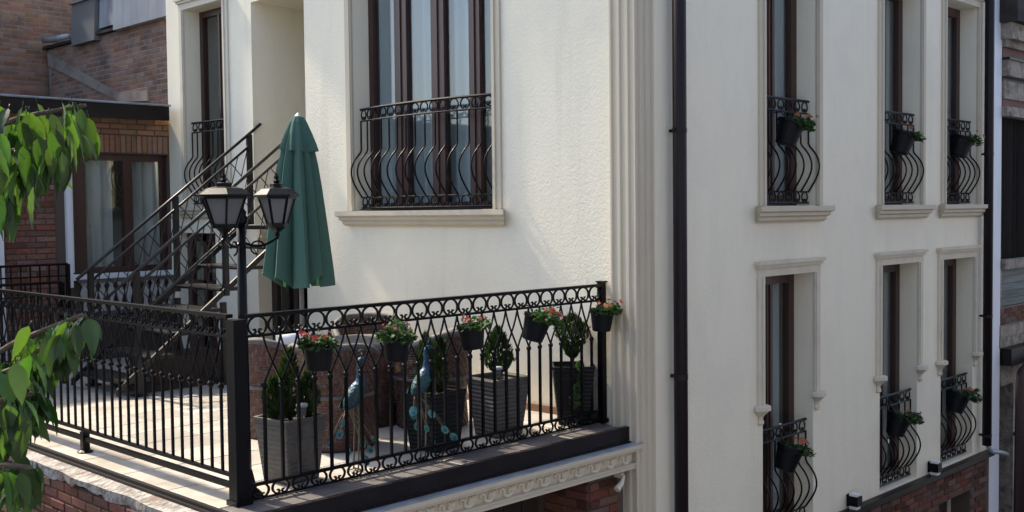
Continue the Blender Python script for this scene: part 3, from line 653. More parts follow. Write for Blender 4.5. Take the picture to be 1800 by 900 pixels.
# ------------------------------------------------------------------ old neighbour at the right
nb = thing('old_neighbour_house', 'old stone and plank house with dark shutter at the right edge', 'building', (8.2, 0, -3.7))
YN = -.28
def nbox(name, x0, x1, z0, z1, out, m_): mb = MB(); mb.box((x0,YN-out,z0), (x1,YN+.3,z1)); return mb.build(name, m_, nb)
nbox('white_pilaster', 7.03, 7.44, -3.7, 4.6, .03, WHITE)
nbox('roof', 7.35, 11, 3.95, 4.5, .25, ROOFM); nbox('cornice', 7.40, 11, 3.75, 3.948, .16, STONE); nbox('cornice', 7.44, 11, 3.66, 3.748, .08, STONE)
nbox('red_band', 7.5, 11, 3.53, 3.658, .02, REDPL); nbox('gutter', 7.46, 11, 3.50, 3.528, .12, FLASH)
nbox('cornice', 7.47, 11, 3.30, 3.498, .10, STONE); nbox('dark_moulding', 7.5, 11, 3.24, 3.298, .02, FLASH); nbox('cornice', 7.46, 11, 3.02, 3.238, .06, STONE); nbox('cornice', 7.48, 11, 2.92, 3.018, .03, REDPL); nbox('cornice', 7.44, 11, 2.80, 2.918, .10, STONE)  # includes a dark strip between two stone cornices
nbox('wall', 7.441, 7.53, .86, 2.798, .0, WHITE)
mb = MB(); mb.box((-.055,0,1.0), (.055,.04,2.79)); sm = mb.mesh('slat', SHUTTER)
for i in range(20): inst(sm, 'slat', nb, (7.59+.115*i, YN+.02+rnd.uniform(-.004,.004), 0))
nbox('shutter_back', 7.531, 11, 1.0, 2.798, -.07, SHUTTER)
nbox('sill', 7.47, 11, .88, .998, .08, STONE)
mb = MB(); mb.box((0,0,-.046), (3.5,.05,.046)); pm = mb.mesh('plank', PLANK)
for i in range(5): inst(pm, 'plank', nb, (7.54, YN-.0+.004*i, .40+.047+.0955*i), (R(-3),0,0))
nbox('plank_back', 7.5, 11, .39, .878, -.06, STONE)
nbox('stone_pier', 7.442, 7.52, .40, .878, .02, STONE)
nbox('brick_back', 7.441, 11, .16, .388, -.01, MORTAR)
bricks(nb, 'y', YN+.01, -1, 7.45, 10.5, .17, .385, BRICKR, limit=60, seed=31)
nbox('stone_course', 7.43, 11, .02, .158, .05, STONE); nbox('stone_course', 7.42, 11, -.12, .018, .03, STONE)
nbox('dark_canopy', 7.48, 11, -.34, -.122, .16, FLASH)
nbox('lintel', 7.60, 11, -.62, -.342, .0, STONE)
nbox('pier', 8.0, 8.35, -3.7, -.622, .0, STONE); nbox('dark_opening', 7.45, 11, -3.7, -.622, -.2, SHUTTER)  # set-back dark panel stands for the dark opening behind the pier
t = thing('rusty_downpipe', 'reddish brown downpipe with an elbow against the old neighbour house', 'downpipe', (7.6, -.5, -3.7))
mb = MB(); mb.tube([(8.4,-.56,-.30), (7.75,-.56,-.36), (7.58,-.56,-.42), (7.56,-.55,-.55), (7.57,-.52,-3.7)], [.07,.075,.085,.085,.085], 12); mb.build('pipe', RUSTPIPE, t, True)
for z in (-1.2, -2.4): mb = MB(); mb.tube([(7.565,-.535,z-.02), (7.565,-.535,z+.02)], .093, 12); mb.build('bracket', RUSTPIPE, t)

# ------------------------------------------------------------------ window guards
def guard(label, axis, p, u0, u1, z0, z1, bow=0., n=8, belly=.115):
    """wrought-iron window guard; p = plane coordinate of the rails, bulging outwards (negative direction)"""
    t = thing('window_guard', label, 'window guard', ((p, (u0+u1)/2, z0) if axis == 'x' else ((u0+u1)/2, p, z0)), 'window guards')
    mid = (u0+u1)/2; hw = (u1-u0)/2
    def d_(u): return bow*(1-((u-mid)/hw)**2)
    def P(u, out, z): return (p-out-d_(u), u, z) if axis == 'x' else (u, p-out-d_(u), z)
    us = [u0+(u1-u0)*i/14 for i in range(15)]
    H = z1-z0
    for z, r_, nm in ((z1, .014, 'top_rail'), (z1-.115, .009, 'frieze_rail'), (z0+.115, .009, 'lower_rail'), (z0+.012, .010, 'bottom_rail')):
        mb = MB(); mb.tube([P(u, 0, z) for u in us], r_, 6); mb.build(nm, IRON, t)
    m_ = int((u1-u0)/.125); st = (u1-u0)/m_
    for zc in (z1-.058, z0+.064):
        for i in range(m_):
            u = u0+st*(i+.5); slope = math.atan2(d_(u+.01)-d_(u-.01), .02)
            rot = (0, 0, slope*-1) if axis == 'y' else (0, 0, math.pi/2+slope)
            inst(ring_top, 'scroll_ring', t, P(u, 0, zc), rot, (.9, .9, .88))
    zb0, zb1 = z0+.115, z1-.115
    for i in range(n):
        u = u0+(u1-u0)*(i+.5)/n if n > 3 else u0
        u = u0 + (u1-u0)*i/(n-1)
        Q = []
        L_ = zb1-zb0
        for k in range(25):
            s = k/24; z = zb0+L_*s
            if s < .60: q = s/.60; o_ = belly*math.sin(math.pi*q**1.15)**.9
            else: o_ = 0
            Q.append(P(u, o_, z))
        mb = MB(); mb.tube(Q, .0085, 6); mb.build('bar', IRON, t, True)
    if bow > .05:
        mb = MB(); poly = [P(u, .03, 0)[:2] for u in us]+[P(u1, -.1, 0)[:2], P(u0, -.1, 0)[:2]]
        mb.prism(poly, lambda a, b, c: (a, b, c), z0-.012, z0); mb.build('base_plate', IRON, t)
    return t
guard('bowed iron guard across the large terrace window', 'x', .10, 1.27, 3.16, 1.715, 2.70, bow=.10, n=15, belly=.13)
guard('iron guard of the narrow window above the iron stairs', 'x', .10, 5.65, 6.47, 1.80, 2.78, n=8)
for k, (a, b) in enumerate(upR): guard(['upper window guard nearest the corner pilaster on the street side', 'middle window guard in the upper row of street windows', 'upper window guard nearest the far downpipe'][k], 'y', -.27, a+.03, b-.03, 1.715, 2.68, n=7)
for k, (a, b) in enumerate(loR): guard(['lower window guard nearest the corner pilaster on the street side', 'middle window guard in the lower row of street windows', 'lower window guard nearest the far downpipe'][k], 'y', -.27, a+.03, b-.03, -1.285, -.33, n=7)

# ------------------------------------------------------------------ wall lamps
for x, lb in ((3.42, 'black wall lamp at the bottom of the wall between the first two street windows'), (5.31, 'black wall lamp at the bottom of the wall beside the far street window')):
    t = thing('wall_lamp', lb, 'wall lamp', (x, YR, -1.27), 'street wall lamps')
    mb = MB(); mb.box((x-.03,YR-.02,-1.30), (x+.03,YR-.001,-1.18)); mb.box((x-.05,YR-.13,-1.285), (x+.05,YR-.021,-1.19)); mb.build('housing', IRON, t)
    mb = MB(); mb.box((x-.038,YR-.115,-1.32), (x+.038,YR-.035,-1.286)); mb.build('glass', LAMPGLASS, t); mb = MB(); mb.box((x-.038,YR-.115,-1.189), (x+.038,YR-.035,-1.165)); mb.build('glass', LAMPGLASS, t)

# ------------------------------------------------------------------ lamp post with lanterns
lp = thing('lamp_post', 'black lamp post with hexagonal frosted lanterns rising behind the corner of the railing', 'lamp post', (-3.13, .13, 0))
LX, LY = -3.13, .13
mb = MB(); mb.tube([(LX,LY,0), (LX,LY,.9), (LX,LY,1.66)], [.034,.030,.027], 12); mb.lathe([(.09,0),(.09,.02),(.06,.05),(.045,.12),(.035,.16)], (LX,LY,0), 14)
mb.lathe([(.028,1.66),(.042,1.675),(.042,1.70),(.03,1.72),(.034,1.735),(.018,1.76),(0.004,1.775)], (LX,LY,-.045), 12); mb.build('pole', IRON, lp, True)
def lantern(cx, cy, rot, z, k_=1.2):
    hx = lambda r_, zz, ro=0: [(cx+r_*k_*math.cos(rot+k*math.pi/3), cy+r_*k_*math.sin(rot+k*math.pi/3), zz) for k in range(6)]
    def loft(mb, prof):
        vs_ = []; 
        for r_, zz in prof: vs_ += hx(r_, zz)
        fs = [(i*6+k, i*6+(k+1)%6, (i+1)*6+(k+1)%6, (i+1)*6+k) for i in range(len(prof)-1) for k in range(6)]
        fs += [tuple(range(5,-1,-1)), tuple((len(prof)-1)*6+k for k in range(6))]; mb.add(vs_, fs)
    mb = MB(); loft(mb, [(.125,z+.165),(.148,z+.168),(.148,z+.180),(.10,z+.215),(.045,z+.228),(.045,z+.245),(.03,z+.25)]); 
    mb.lathe([(.012,.25),(.022,.262),(.012,.275),(.016,.285),(.004,.31)], (cx,cy,z), 8)
    bod = mb.build('lantern', IRON, lp)
    mb = MB(); loft(mb, [(.062,z+.01),(.114,z+.165)]); mb.build('glass', LGLASS, bod)
    mb = MB()
    for a, b in zip(hx(.066, z+.005), hx(.120, z+.168)): mb.tube([a, b], .0075, 4)
    loft(mb, [(.074,z-.012),(.074,z+.012)]); loft(mb, [(.126,z+.155),(.126,z+.166)]); mb.lathe([(.05,-.012),(.03,-.03),(.012,-.045),(.016,-.055),(.004,-.085)][::-1], (cx,cy,z), 8); mb.build('frame', IRON, bod)
AL = .20
for k, (dr_, df) in enumerate(((1.0, 0.35), (-.22, -1.0))):
    d = Vector((rt.x, rt.y, 0)).normalized()*dr_ + Vector((fw.x, fw.y, 0)).normalized()*df
    cx, cy = LX+d.x*AL, LY+d.y*AL
    lantern(cx, cy, (.55, .12, .4)[k], 1.612, (.9, 1.1)[k])
    P = []
    for i in range(9):
        s = i/8; q = AL*s; P.append((LX+d.x*q, LY+d.y*q, 1.52 - .04*math.sin(s*math.pi) + .02*s))
    mb = MB(); mb.tube(P+[(cx,cy,1.56)], .009, 6)
    cur = [(LX+d.x*(AL*.45+.04*math.cos(a)), LY+d.y*(AL*.45+.04*math.cos(a)), 1.48+.04*math.sin(a)) for a in [R(30*i) for i in range(10)]]
    mb.tube(cur, .006, 5); mb.build('arm', IRON, lp)

# ------------------------------------------------------------------ closed parasol
pp = at(531, 560, 9.0); PX, PY = pp.x, pp.y
pr = thing('parasol', 'closed dark green canvas parasol standing on the terrace', 'parasol', (PX, PY, 0))
mb = MB(); cyl(mb, PX, PY, .05, 2.46, .02, 10); mb.build('pole', ZINCD, pr, True)
mb = MB(); mb.lathe([(.28,.0),(.28,.05),(.24,.075),(.06,.09),(.035,.30)], (PX,PY,.0), 20); mb.build('base', PLANTD, pr, True)
def canopy(prof, nf, amp0, amp1, zlo, zhi, ph, seed, hem=.0):
    mb = MB(); n = 96; vs_ = []; r = random.Random(seed); pa = [r.uniform(.6, 1.3) for _ in range(nf)]; po = [r.uniform(-.18, .18) for _ in range(nf)]
    hm = [r.uniform(-hem, hem) for _ in range(nf)]
    for i, (rad, z) in enumerate(prof):
        f = (z-zlo)/(zhi-zlo); amp = amp0+(amp1-amp0)*(1-f)
        for k in range(n):
            a = 2*math.pi*k/n; q = (a*nf/(2*math.pi)+ph) % nf; i0 = int(q); fr = q-i0
            # each panel is a flap: sharp outer fold, swept inner crease
            lobe = (1-abs(2*(fr+po[i0])-1)) if 0 <= fr+po[i0] <= 1 else 0
            lobe = max(0, lobe)**.75
            rr = rad*(1-amp+amp*lobe*pa[i0]*1.1)
            tw = .55*(1-f); aa = a+tw*(lobe-.3)*.35
            zz = z + (hm[i0]*lobe - hem*.9*(1-lobe))*(1 if i == 0 else 0)
            vs_.append((PX+rr*math.cos(aa), PY+rr*math.sin(aa), zz))
    fs = [(i*n+k, i*n+(k+1)%n, (i+1)*n+(k+1)%n, (i+1)*n+k) for i in range(len(prof)-1) for k in range(n)]
    mb.add(vs_, fs); return mb
prof = [(.285,1.135),(.275,1.2),(.256,1.35),(.238,1.5),(.212,1.7),(.186,1.9),(.158,2.08),(.128,2.22),(.10,2.32),(.05,2.44)]
canopy(prof, 8, .30, .48, 1.1, 2.44, .35, 5, .075).build('canopy', CLOTHG, pr, False)
prof = [(.158,2.20),(.142,2.25),(.112,2.34),(.075,2.43),(.05,2.47),(.02,2.475)]
canopy(prof, 8, .12, .32, 2.2, 2.47, .1, 8, .02).build('vent_cap', CLOTHG, pr, False)
mb = MB(); mb.lathe([(.03,2.47),(.032,2.482),(.012,2.50),(.003,2.51)], (PX,PY,0), 10); mb.build('finial', ZINC, pr)
for k in range(8):
    a = k*math.pi/4+.3; mb = MB(); mb.tube([(PX+.14*math.cos(a),PY+.14*math.sin(a),1.16), (PX+.07*math.cos(a),PY+.07*math.sin(a),1.8), (PX+.03*math.cos(a),PY+.03*math.sin(a),2.35)], .008, 5); mb.build('rib', ZINCD, pr)

# ------------------------------------------------------------------ wicker furniture
def tub_chair(label, x, y, face, sc=1.0):
    """face = direction the sitter looks, angle in xy"""
    t = thing('wicker_chair', label, 'chair', (x, y, 0), 'wicker tub chairs'); c = (x, y, 0)
    mb = MB(); mb.lathe([(.27*sc,.0),(.275*sc,.03),(.265*sc,.18),(.27*sc,.36),(.285*sc,.40),(.24*sc,.405)], c, 32); mb.build('base', WICKER, t, True)
    mb = MB(); n = 30; sp = R(250); vi = []
    for layer in (0, 1):
        for k in range(n+1):
            a = face+math.pi-sp/2+sp*k/n; q = abs(k/n-.5)*2; top = .74-.16*max(0, (q-.35)/.65)**1.5
            for j in range(5):
                s = j/4; rr = (.285+.035*s*(1-.3*q))*sc - layer*.04; vi.append((x+rr*math.cos(a), y+rr*math.sin(a), .395+(top-.395)*s))
    N1 = (n+1)*5; fs = []
    for layer in (0, 1):
        for k in range(n):
            for j in range(4): b = layer*N1; fs.append((b+k*5+j, b+(k+1)*5+j, b+(k+1)*5+j+1, b+k*5+j+1))
    for k in (0, n):
        for j in range(4): fs.append((k*5+j, k*5+j+1, N1+k*5+j+1, N1+k*5+j))
    mb.add(vi, fs); mb.build('backrest', WICKER, t, True)
    mb = MB(); P = []
    for k in range(n+1):
        i = k*5+4; P.append((Vector(vi[i])+Vector(vi[N1+i]))/2)
    mb.tube(P, .028, 8); mb.build('rim', WICKRIM, t, True)
    mb = MB(); mb.tube([(x+.283*sc*math.cos(a), y+.283*sc*math.sin(a), .385) for a in [2*math.pi*k/32 for k in range(32)]], .016, 6, closed=True); mb.build('band', WICKRIM, t, True)
    mb = MB(); mb.lathe([(.15,.40),(.235*sc,.415),(.24*sc,.45),(.21*sc,.475),(.05,.48)], c, 24); mb.build('seat_cushion', WHITECLOTH, t, True)
    return t
TBX, TBY = -1.22, 1.45
ch = [(-1.90,.92), (-1.93,1.62), (-.92,.98), (-.62,2.14)]
lbs = ['wicker tub chair nearest the railing behind the left peacock', 'wicker tub chair with a white cushion behind the corner post', 'wicker tub chair behind the charcoal planter near the right peacock', 'wicker tub chair furthest back beside the cream wall']
for (x, y), lb in zip(ch, lbs): tub_chair(lb, x, y, math.atan2(TBY-y, TBX-x), 1.05)
t = thing('wicker_table', 'round wicker table with pale top among the tub chairs', 'table', (TBX, TBY, 0))
mb = MB(); mb.lathe([(.30,0),(.26,.2),(.25,.45),(.32,.62)], (TBX,TBY,0), 32); mb.build('drum', WICKER, t, True)
mb = MB(); mb.lathe([(.33,.62),(.38,.625),(.38,.655),(.37,.665),(.02,.667)], (TBX,TBY,0), 40); mb.build('top', WICKRIM, t)
# cushion on the second chair
cx, cy = -1.84, 1.56; mb = MB(); vs_ = []; n = 10
for i in range(n+1):
    for j in range(n+1):
        u, v = i/n*2-1, j/n*2-1; th = .06*(1-u**4)*(1-v**4)
        for s in (1, -1): vs_.append((cx++.12*u*.75+th*s*.5, cy-.12*u*.6+th*s*.8, .66+.12*v+.02*u))
fs = []
for s in (0, 1):
    for i in range(n):
        for j in range(n): f = lambda a, b: (a*(n+1)+b)*2+s; fs.append((f(i,j), f(i+1,j), f(i+1,j+1), f(i,j+1)))
mb.add(vs_, fs); tag(mb.build('cushion', WHITECLOTH, None, True), 'white cushion propped on a wicker chair behind the corner post', 'cushion')

# ------------------------------------------------------------------ potted conifers
def spray_cloud(mb, r, axis_pts, n, ln, wd, up_=.8):
    """axis_pts: list of (centre, zlo, zhi, rmax, peak); blades point up and out"""
    for (cx, cy, z0, z1, rm, pk) in axis_pts:
        for _ in range(n):
            s = r.random()**.85; z = z0+(z1-z0)*s
            env = (math.sin(math.pi*min(1, s/ (2*pk)))if s < pk else math.cos((s-pk)/(1-pk)*math.pi/2)**.8)
            env = max(.05, env)*rm*(.8+.25*math.sin(7*s+cx*30)*.6); a = r.uniform(0, 6.283); q = env*math.sqrt(r.uniform(.25, 1))
            c = Vector((cx+q*math.cos(a), cy+q*math.sin(a), z)); d = Vector((math.cos(a)*(1-up_)+r.gauss(0,.18), math.sin(a)*(1-up_)+r.gauss(0,.18), up_*r.uniform(.7, 1.2))).normalized()
            l = ln*r.uniform(.6, 1.3); sd = d.cross(Vector((r.gauss(0,1), r.gauss(0,1), r.gauss(0,.3)))).normalized()*wd*r.uniform(.6, 1.3)
            mb.add([c, c+d*l*.45+sd, c+d*l, c+d*l*.45-sd], [(0,1,2,3)])
            mb.add([c+d*l*.3, c+d*l*.55+sd*2.4+d*l*.25, c+d*l*.5], [(0,1,2)]); mb.add([c+d*l*.3, c+d*l*.55-sd*2.4+d*l*.2, c+d*l*.5], [(0,1,2)])
def planter(label, x, y, wt, wbm, h, rot, m_, axes, seed, spirals=None):
    t = thing('potted_conifer', label, 'potted plant', (x, y, 0), 'potted conifers along the railing'); r = random.Random(seed)
    mb = MB(); ca, sa = math.cos(rot), math.sin(rot)
    sq = lambda w_, z, n=1: [(x+ca*u*w_-sa*v*w_, y+sa*u*w_+ca*v*w_, z) for u, v in ((-.5,-.46),(-.46,-.5),(.46,-.5),(.5,-.46),(.5,.46),(.46,.5),(-.46,.5),(-.5,.46))]
    prof = [(wbm,.0),(wbm+.004,.01),(wt*.97,h-.035),(wt,h-.033),(wt,h),(wt-.035,h),(wt-.05,h-.05)]
    vs_ = []
    for w_, z in prof: vs_ += sq(w_, z)
    fs = [(i*8+k, i*8+(k+1)%8, (i+1)*8+(k+1)%8, (i+1)*8+k) for i in range(len(prof)-1) for k in range(8)] + [tuple(range(7,-1,-1))]
    mb.add(vs_, fs); mb.build('planter', m_, t)
    mb = MB(); mb.quad(*sq(wt-.045, h-.045)); mb.build('soil', SOIL, t)
    mb = MB(); mb.tube([(x,y,h-.06), (x+.01,y,h+.15), (x,y+.01,axes[0][3]-.08)], [.014,.011,.004], 6); mb.build('trunk', BARK, t)
    mb = MB(); spray_cloud(mb, r, [(x+a[0], y+a[1], a[2], a[3], a[4], a[5]) for a in axes], 1500 if len(axes) < 2 else 800, .05, .0055); o = mb.build('foliage', CONIF, t); o['kind'] = 'stuff'
    return t
planter('conifer in a grey ribbed planter beside the corner post', -2.70, .30, .335, .25, .405, .12, PLANTG, [(0,0,.36,.80,.10,.35), (-.11,.02,.36,.63,.07,.4), (.11,-.03,.36,.64,.085,.4), (.02,.1,.36,.66,.08,.4)], 1)
planter('conifer in a black planter behind the right peacock', -1.49, .30, .34, .26, .42, .15, PLANTD, [(-.07,0,.36,.80,.075,.4), (.07,.02,.36,.76,.085,.4), (0,.08,.36,.70,.08,.4)], 2)
planter('egg shaped conifer in a grey ribbed planter in the middle of the railing', -.85, .30, .36, .26, .44, -.08, PLANTG, [(.0,0,.42,.775,.14,.45)], 3)
t4 = planter('round conifer in a black planter nearest the fluted pilaster', -.125, .19, .335, .24, .46, math.pi/4, PLANTD, [(.0,0,.48,.83,.155,.55)], 4)
# trailing ivy on the last planter
r = random.Random(9); mb = MB()
for _ in range(110):
    s = r.random(); c = Vector((-.23+r.gauss(0,.03)+.03*math.sin(s*5), .03+.03*s, .50-.36*s)); a = r.uniform(0, 6.28); l = .022*r.uniform(.7, 1.4)
    n_ = Vector((r.gauss(0,.4), -1, r.gauss(.4,.4))).normalized(); u = n_.orthogonal().normalized(); u = Matrix.Rotation(a, 3, n_) @ u; v = n_.cross(u)
    mb.add([c-u*l, c+v*l*.7, c+u*l, c-v*l*.7], [(0,1,2,3)])
o = mb.build('ivy', LEAFY, t4); o['kind'] = 'stuff'
for x, y, z, lb in ((-2.72,.14,.42,'small solar garden light in the grey planter by the corner post'), (-.98,.17,.455,'small solar garden light in the middle grey planter')):
    t = thing('solar_light', lb, 'garden light', (x, y, z-.1)); mb = MB(); mb.lathe([(.006,-.14),(.006,.0),(.022,.002),(.03,.06)], (x,y,z), 12); mb.build('body', PLANTG, t); mb = MB(); mb.lathe([(.036,.061),(.038,.07),(.034,.08),(.004,.084)], (x,y,z), 14); mb.build('cap', ZINC, t)

# ------------------------------------------------------------------ hanging flower pots
def flower_pot(label, x, y, z, tilt, yaw, seed, s=1.0, cols=(0, 1), hook=(0, .1), nfl=9, spread=(0, 0), lush=1.0):
    t = thing('hanging_flower_pot', label, 'flower pot', (x, y, z), 'hanging flower pots'); r = random.Random(seed)
    T = Matrix.Translation((x, y, z)) @ Matrix.Rotation(yaw, 4, 'Z') @ Matrix.Rotation(tilt, 4, 'Y')
    def put(mb, name, m_, sm_=False):
        mb.v = [tuple(T @ Vector(v)) for v in mb.v]; return mb.build(name, m_, t, sm_)
    mb = MB(); mb.lathe([(.062*s,-.085*s),(.07*s,-.08*s),(.092*s,.065*s),(.100*s,.068*s),(.100*s,.09*s),(.092*s,.09*s),(.088*s,.06*s)], (0,0,0), 22); put(mb, 'pot', POTB, False)
    mb = MB(); mb.lathe([(.088*s,.058*s),(.002,.066*s)], (0,0,0), 16, cap=False); put(mb, 'soil', SOIL)
    mb = MB(); mb.tube([(x,y,z+.07*s), (x+hook[0]*.5,y+hook[1]*.5,z+.15*s), (x+hook[0],y+hook[1],z+.15*s)], .006, 5); mb.build('hook', IRON, t)
    mb = MB()
    for _ in range(int(210*lush)):
        a = r.uniform(0, 6.28); q = .11*s*math.sqrt(r.random())*(.8+.25*lush); hgt = .055*s + .12*s*lush*r.random()*(1-q/(.16*s)); c = Vector((q*math.cos(a)+spread[0]*hgt*4, q*math.sin(a)+spread[1]*hgt*4, hgt))
        n_ = Vector((r.gauss(0,.6), r.gauss(0,.6), 1)).normalized(); u = Matrix.Rotation(r.uniform(0,6.28), 3, n_) @ n_.orthogonal().normalized(); v = n_.cross(u); l = .020*s*r.uniform(.7, 1.5)
        mb.add([c-u*l, c+v*l*.6-n_*.004, c+u*l, c-v*l*.6-n_*.004], [(0,1,2),(0,2,3)])
    for _ in range(26):
        a = r.uniform(0, 6.28); mb.tube([(.03*math.cos(a)*s,.03*math.sin(a)*s,.05*s), (.09*math.cos(a)*s+spread[0]*.3*s,.09*math.sin(a)*s,.12*s)], .0018, 3, cap=False)
    o = put(mb, 'foliage', LEAFY); o['kind'] = 'stuff'
    for k in range(nfl):
        mb = MB(); a = r.uniform(0, 6.28); q = .10*s*math.sqrt(r.uniform(.1, 1)); c = Vector((q*math.cos(a)+spread[0]*.5*s, q*math.sin(a)+spread[1]*.5*s, .12*s+.04*s*r.random()))
        n_ = Vector((math.cos(a)*.7, math.sin(a)*.7-.5, .6)).normalized(); u = n_.orthogonal().normalized(); v = n_.cross(u); rr = .019*s*r.uniform(.6, 1.3)
        for lay in range(2):
            for p in range(5):
                b = p*1.2566+lay*.6; d = u*math.cos(b)+v*math.sin(b); e_ = u*math.cos(b+.6)+v*math.sin(b+.6); g_ = u*math.cos(b-.6)+v*math.sin(b-.6); k_ = 1-.35*lay
                mb.add([c+n_*.004*lay, c+g_*rr*.75*k_+n_*.006, c+d*rr*k_+n_*.002*(1+lay*3), c+e_*rr*.75*k_+n_*.006], [(0,1,2,3)])
        put(mb, 'flower', PETAL[r.choice(cols)])
    return t
HP = [(560,626,0.0,'hanging black pot of red flowers on the railing nearest the corner post',(0,0,1)), (696,612,.05,'hanging black pot with bushy leaves above the right peacock',(0,2,1)), (830,592,-.10,'hanging black pot with red flowers at the middle of the railing',(0,0,2)), (941,577,.28,'strongly tilted black pot with pinkish flowers second from the pilaster',(2,2,0)), (1058,563,.05,'hanging black pot of orange flowers on the end post by the pilaster',(1,1,2))]
def on_y(px, py, yy):
    d = rt*((px-900)/FPX)+up*((450-py)/FPX)+fw; return CAM + d*((yy-CAM.y)/d.y)
for k, (px, py, tl, lb, cs) in enumerate(HP):
    q = on_y(px, py, -.115); flower_pot(lb, q.x, q.y, q.z, tl, YAW-math.pi/2, 40+k, (1.0, .98, 1.0, 1.08, 1.0)[k], cs, (0, .115), (8, 5, 7, 6, 9)[k], ((0, -.1), (0, -.1), (.1, -.1), (.12, -.1), (.12, -.1))[k], (1.1, 1.6, .8, 1.25, 1.0)[k])
WP = [(2.30,-.38,2.335,'black flower pot on the upper window guard nearest the pilaster'), (4.60,-.38,2.33,'black flower pot on the middle guard of the upper street windows'), (6.12,-.38,2.34,'black flower pot on the upper window guard nearest the far downpipe'),
      (2.28,-.38,-.62,'black flower pot on the lower window guard nearest the pilaster'), (4.52,-.38,-.65,'black flower pot on the middle guard of the lower street windows'), (6.06,-.38,-.62,'black flower pot on the lower window guard nearest the far downpipe')]
for k, (x, y, z, lb) in enumerate(WP): flower_pot(lb, x-.10, y, z+.02, .30, -math.pi/4, 60+k, 1.3, (1, 2), (0, .14), (5, 2, 4, 5, 4, 6)[k], (.18, -.05), (.9, .6, .75, .7, 1.0, 1.2)[k])

# ------------------------------------------------------------------ peacock figures
def peacock(label, x, y, base, flip, seed, tail):
    """tail: list of stem end offsets (dx,dy,z) with disc"""
    t = thing('peacock_figure', label, 'garden figure', (x, y, 0), 'metal peacock figures'); r = random.Random(seed)
    f = flip; zb = base
    P = [(-.085*f,0,zb+.03), (-.06*f,0,zb+.06), (-.02*f,0,zb+.10), (.015*f,-.005,zb+.155), (.03*f,-.01,zb+.20), (.028*f,-.01,zb+.25), (.022*f,-.01,zb+.30), (.028*f,-.012,zb+.335), (.045*f,-.015,zb+.345), (.06*f,-.02,zb+.342)]
    rad = [.017,.043,.058,.053,.036,.022,.016,.019,.016,.007]
    # resample smoothly
    def cr(A, i, s):
        g_ = lambda k: A[max(0, min(len(A)-1, k))]
        a, b, c, d = (Vector(g_(i+k)) if not isinstance(A[0], float) else g_(i+k) for k in (-1, 0, 1, 2)); return (b*2+(c-a)*s+(a*2-b*5+c*4-d)*s*s+(b*3-a-c*3+d)*s**3)*.5
    PP = []; RR = []
    for i in range(len(P)-1):
        for k in range(4): PP.append(cr(P, i, k/4)); RR.append(max(.006, cr(rad, i, k/4)))
    PP.append(Vector(P[-1])); RR.append(rad[-1]); off = Vector((x, y, 0))
    mb = MB(); mb.tube([q+off for q in PP], RR, 12); me = mb.mesh('body', [TEAL, BLUEP], True)
    for p_ in me.polygons:
        if p_.center.z > zb+.17: p_.material_index = 1
    bod = inst(me, 'body', t)
    mb = MB(); h = Vector(P[-1])+off; mb.tube([h-Vector((.01*f,0,0)), h+Vector((.03*f,-.006,-.012))], [.008,.001], 6); mb.build('beak', WIRE, bod)
    for k in range(5):
        mb = MB(); c = Vector(P[-2])+off+Vector((-.012*f,0,.012)); e_ = c+Vector((-.022*f+.011*f*k, .004*(k-2), .05-.004*abs(k-2))); mb.tube([c, e_], .0018, 4); mb.tube([e_-Vector((0,0,.004)), e_, e_+Vector((0,0,.006))], [.002,.006,.002], 6); mb.build('crest_plume', TEAL, bod)
    for s in (-1, 1):
        mb = MB(); vs_ = []; n = 9
        for i in range(n):
            q = i/(n-1); w_ = .045*math.sin(math.pi*min(1, .12+q*.88))**.7; c = off+Vector((.02*f-.13*f*q, s*(.052-.02*q), zb+.13-.085*q)); vs_ += [c+Vector((0,s*.004,w_)), c+Vector((0,s*.014,0)), c+Vector((0,s*.002,-w_))]
        mb.add(vs_, [(i*3+j, i*3+j+1, i*3+j+4, i*3+j+3) for i in range(n-1) for j in range(2)]); mb.build('wing', TEAL, bod, True)
        mb = MB(); lx, ly = x-.005*f, y+.025*s
        mb.tube([(lx,ly,zb+.07), (lx+.01*f,ly,zb-.08), (lx-.005*f,ly,.004)], .006, 6)
        for a in (-.6, 0, .6, 3.1): mb.tube([(lx-.005*f,ly,.006), (lx-.005*f+.04*f*math.cos(a),ly+.04*math.sin(a),.004)], .004, 4)
        mb.build('leg', WIRE, bod)
    root = off+Vector((-.07*f,0,zb+.05))
    for dx, dy, z, sz in tail:
        e_ = off+Vector((dx,dy,z)); mid = (root+e_)/2+Vector((0,0,.02)); mb = MB(); mb.tube([root, mid, e_], .0032, 5); st = mb.build('tail_stem', WIRE, t)
        d = (e_-root).normalized(); n_ = Vector((-.6,-.7,.25)); n_ = (n_-d*n_.dot(d)).normalized(); u = d; v = n_.cross(u)
        mb = MB(); pl = [(e_+u*sz*1.25*math.cos(a)+v*sz*.85*math.sin(a)) for a in [2*math.pi*k/14 for k in range(14)]]
        mb.add([q+n_*.002 for q in pl]+[q-n_*.002 for q in pl], [tuple(range(14)), tuple(range(27,13,-1))]+[(k,(k+1)%14,14+(k+1)%14,14+k) for k in range(14)]); dk = mb.build('tail_disc', FEATHER, st)
        mb = MB(); pl = [(e_+n_*.004+u*sz*(.25+.45*math.cos(a))+v*sz*.42*math.sin(a)) for a in [2*math.pi*k/10 for k in range(10)]]; mb.add(pl, [tuple(range(10))])
        st2 = bpy.data.objects.new('x', None) if False else None
        mb.v += [tuple(Vector(q)-n_*.0015) for q in pl]; mb.f += [tuple(range(19,9,-1))]; mb.build('tail_eye', BLUEP, st)
    return t
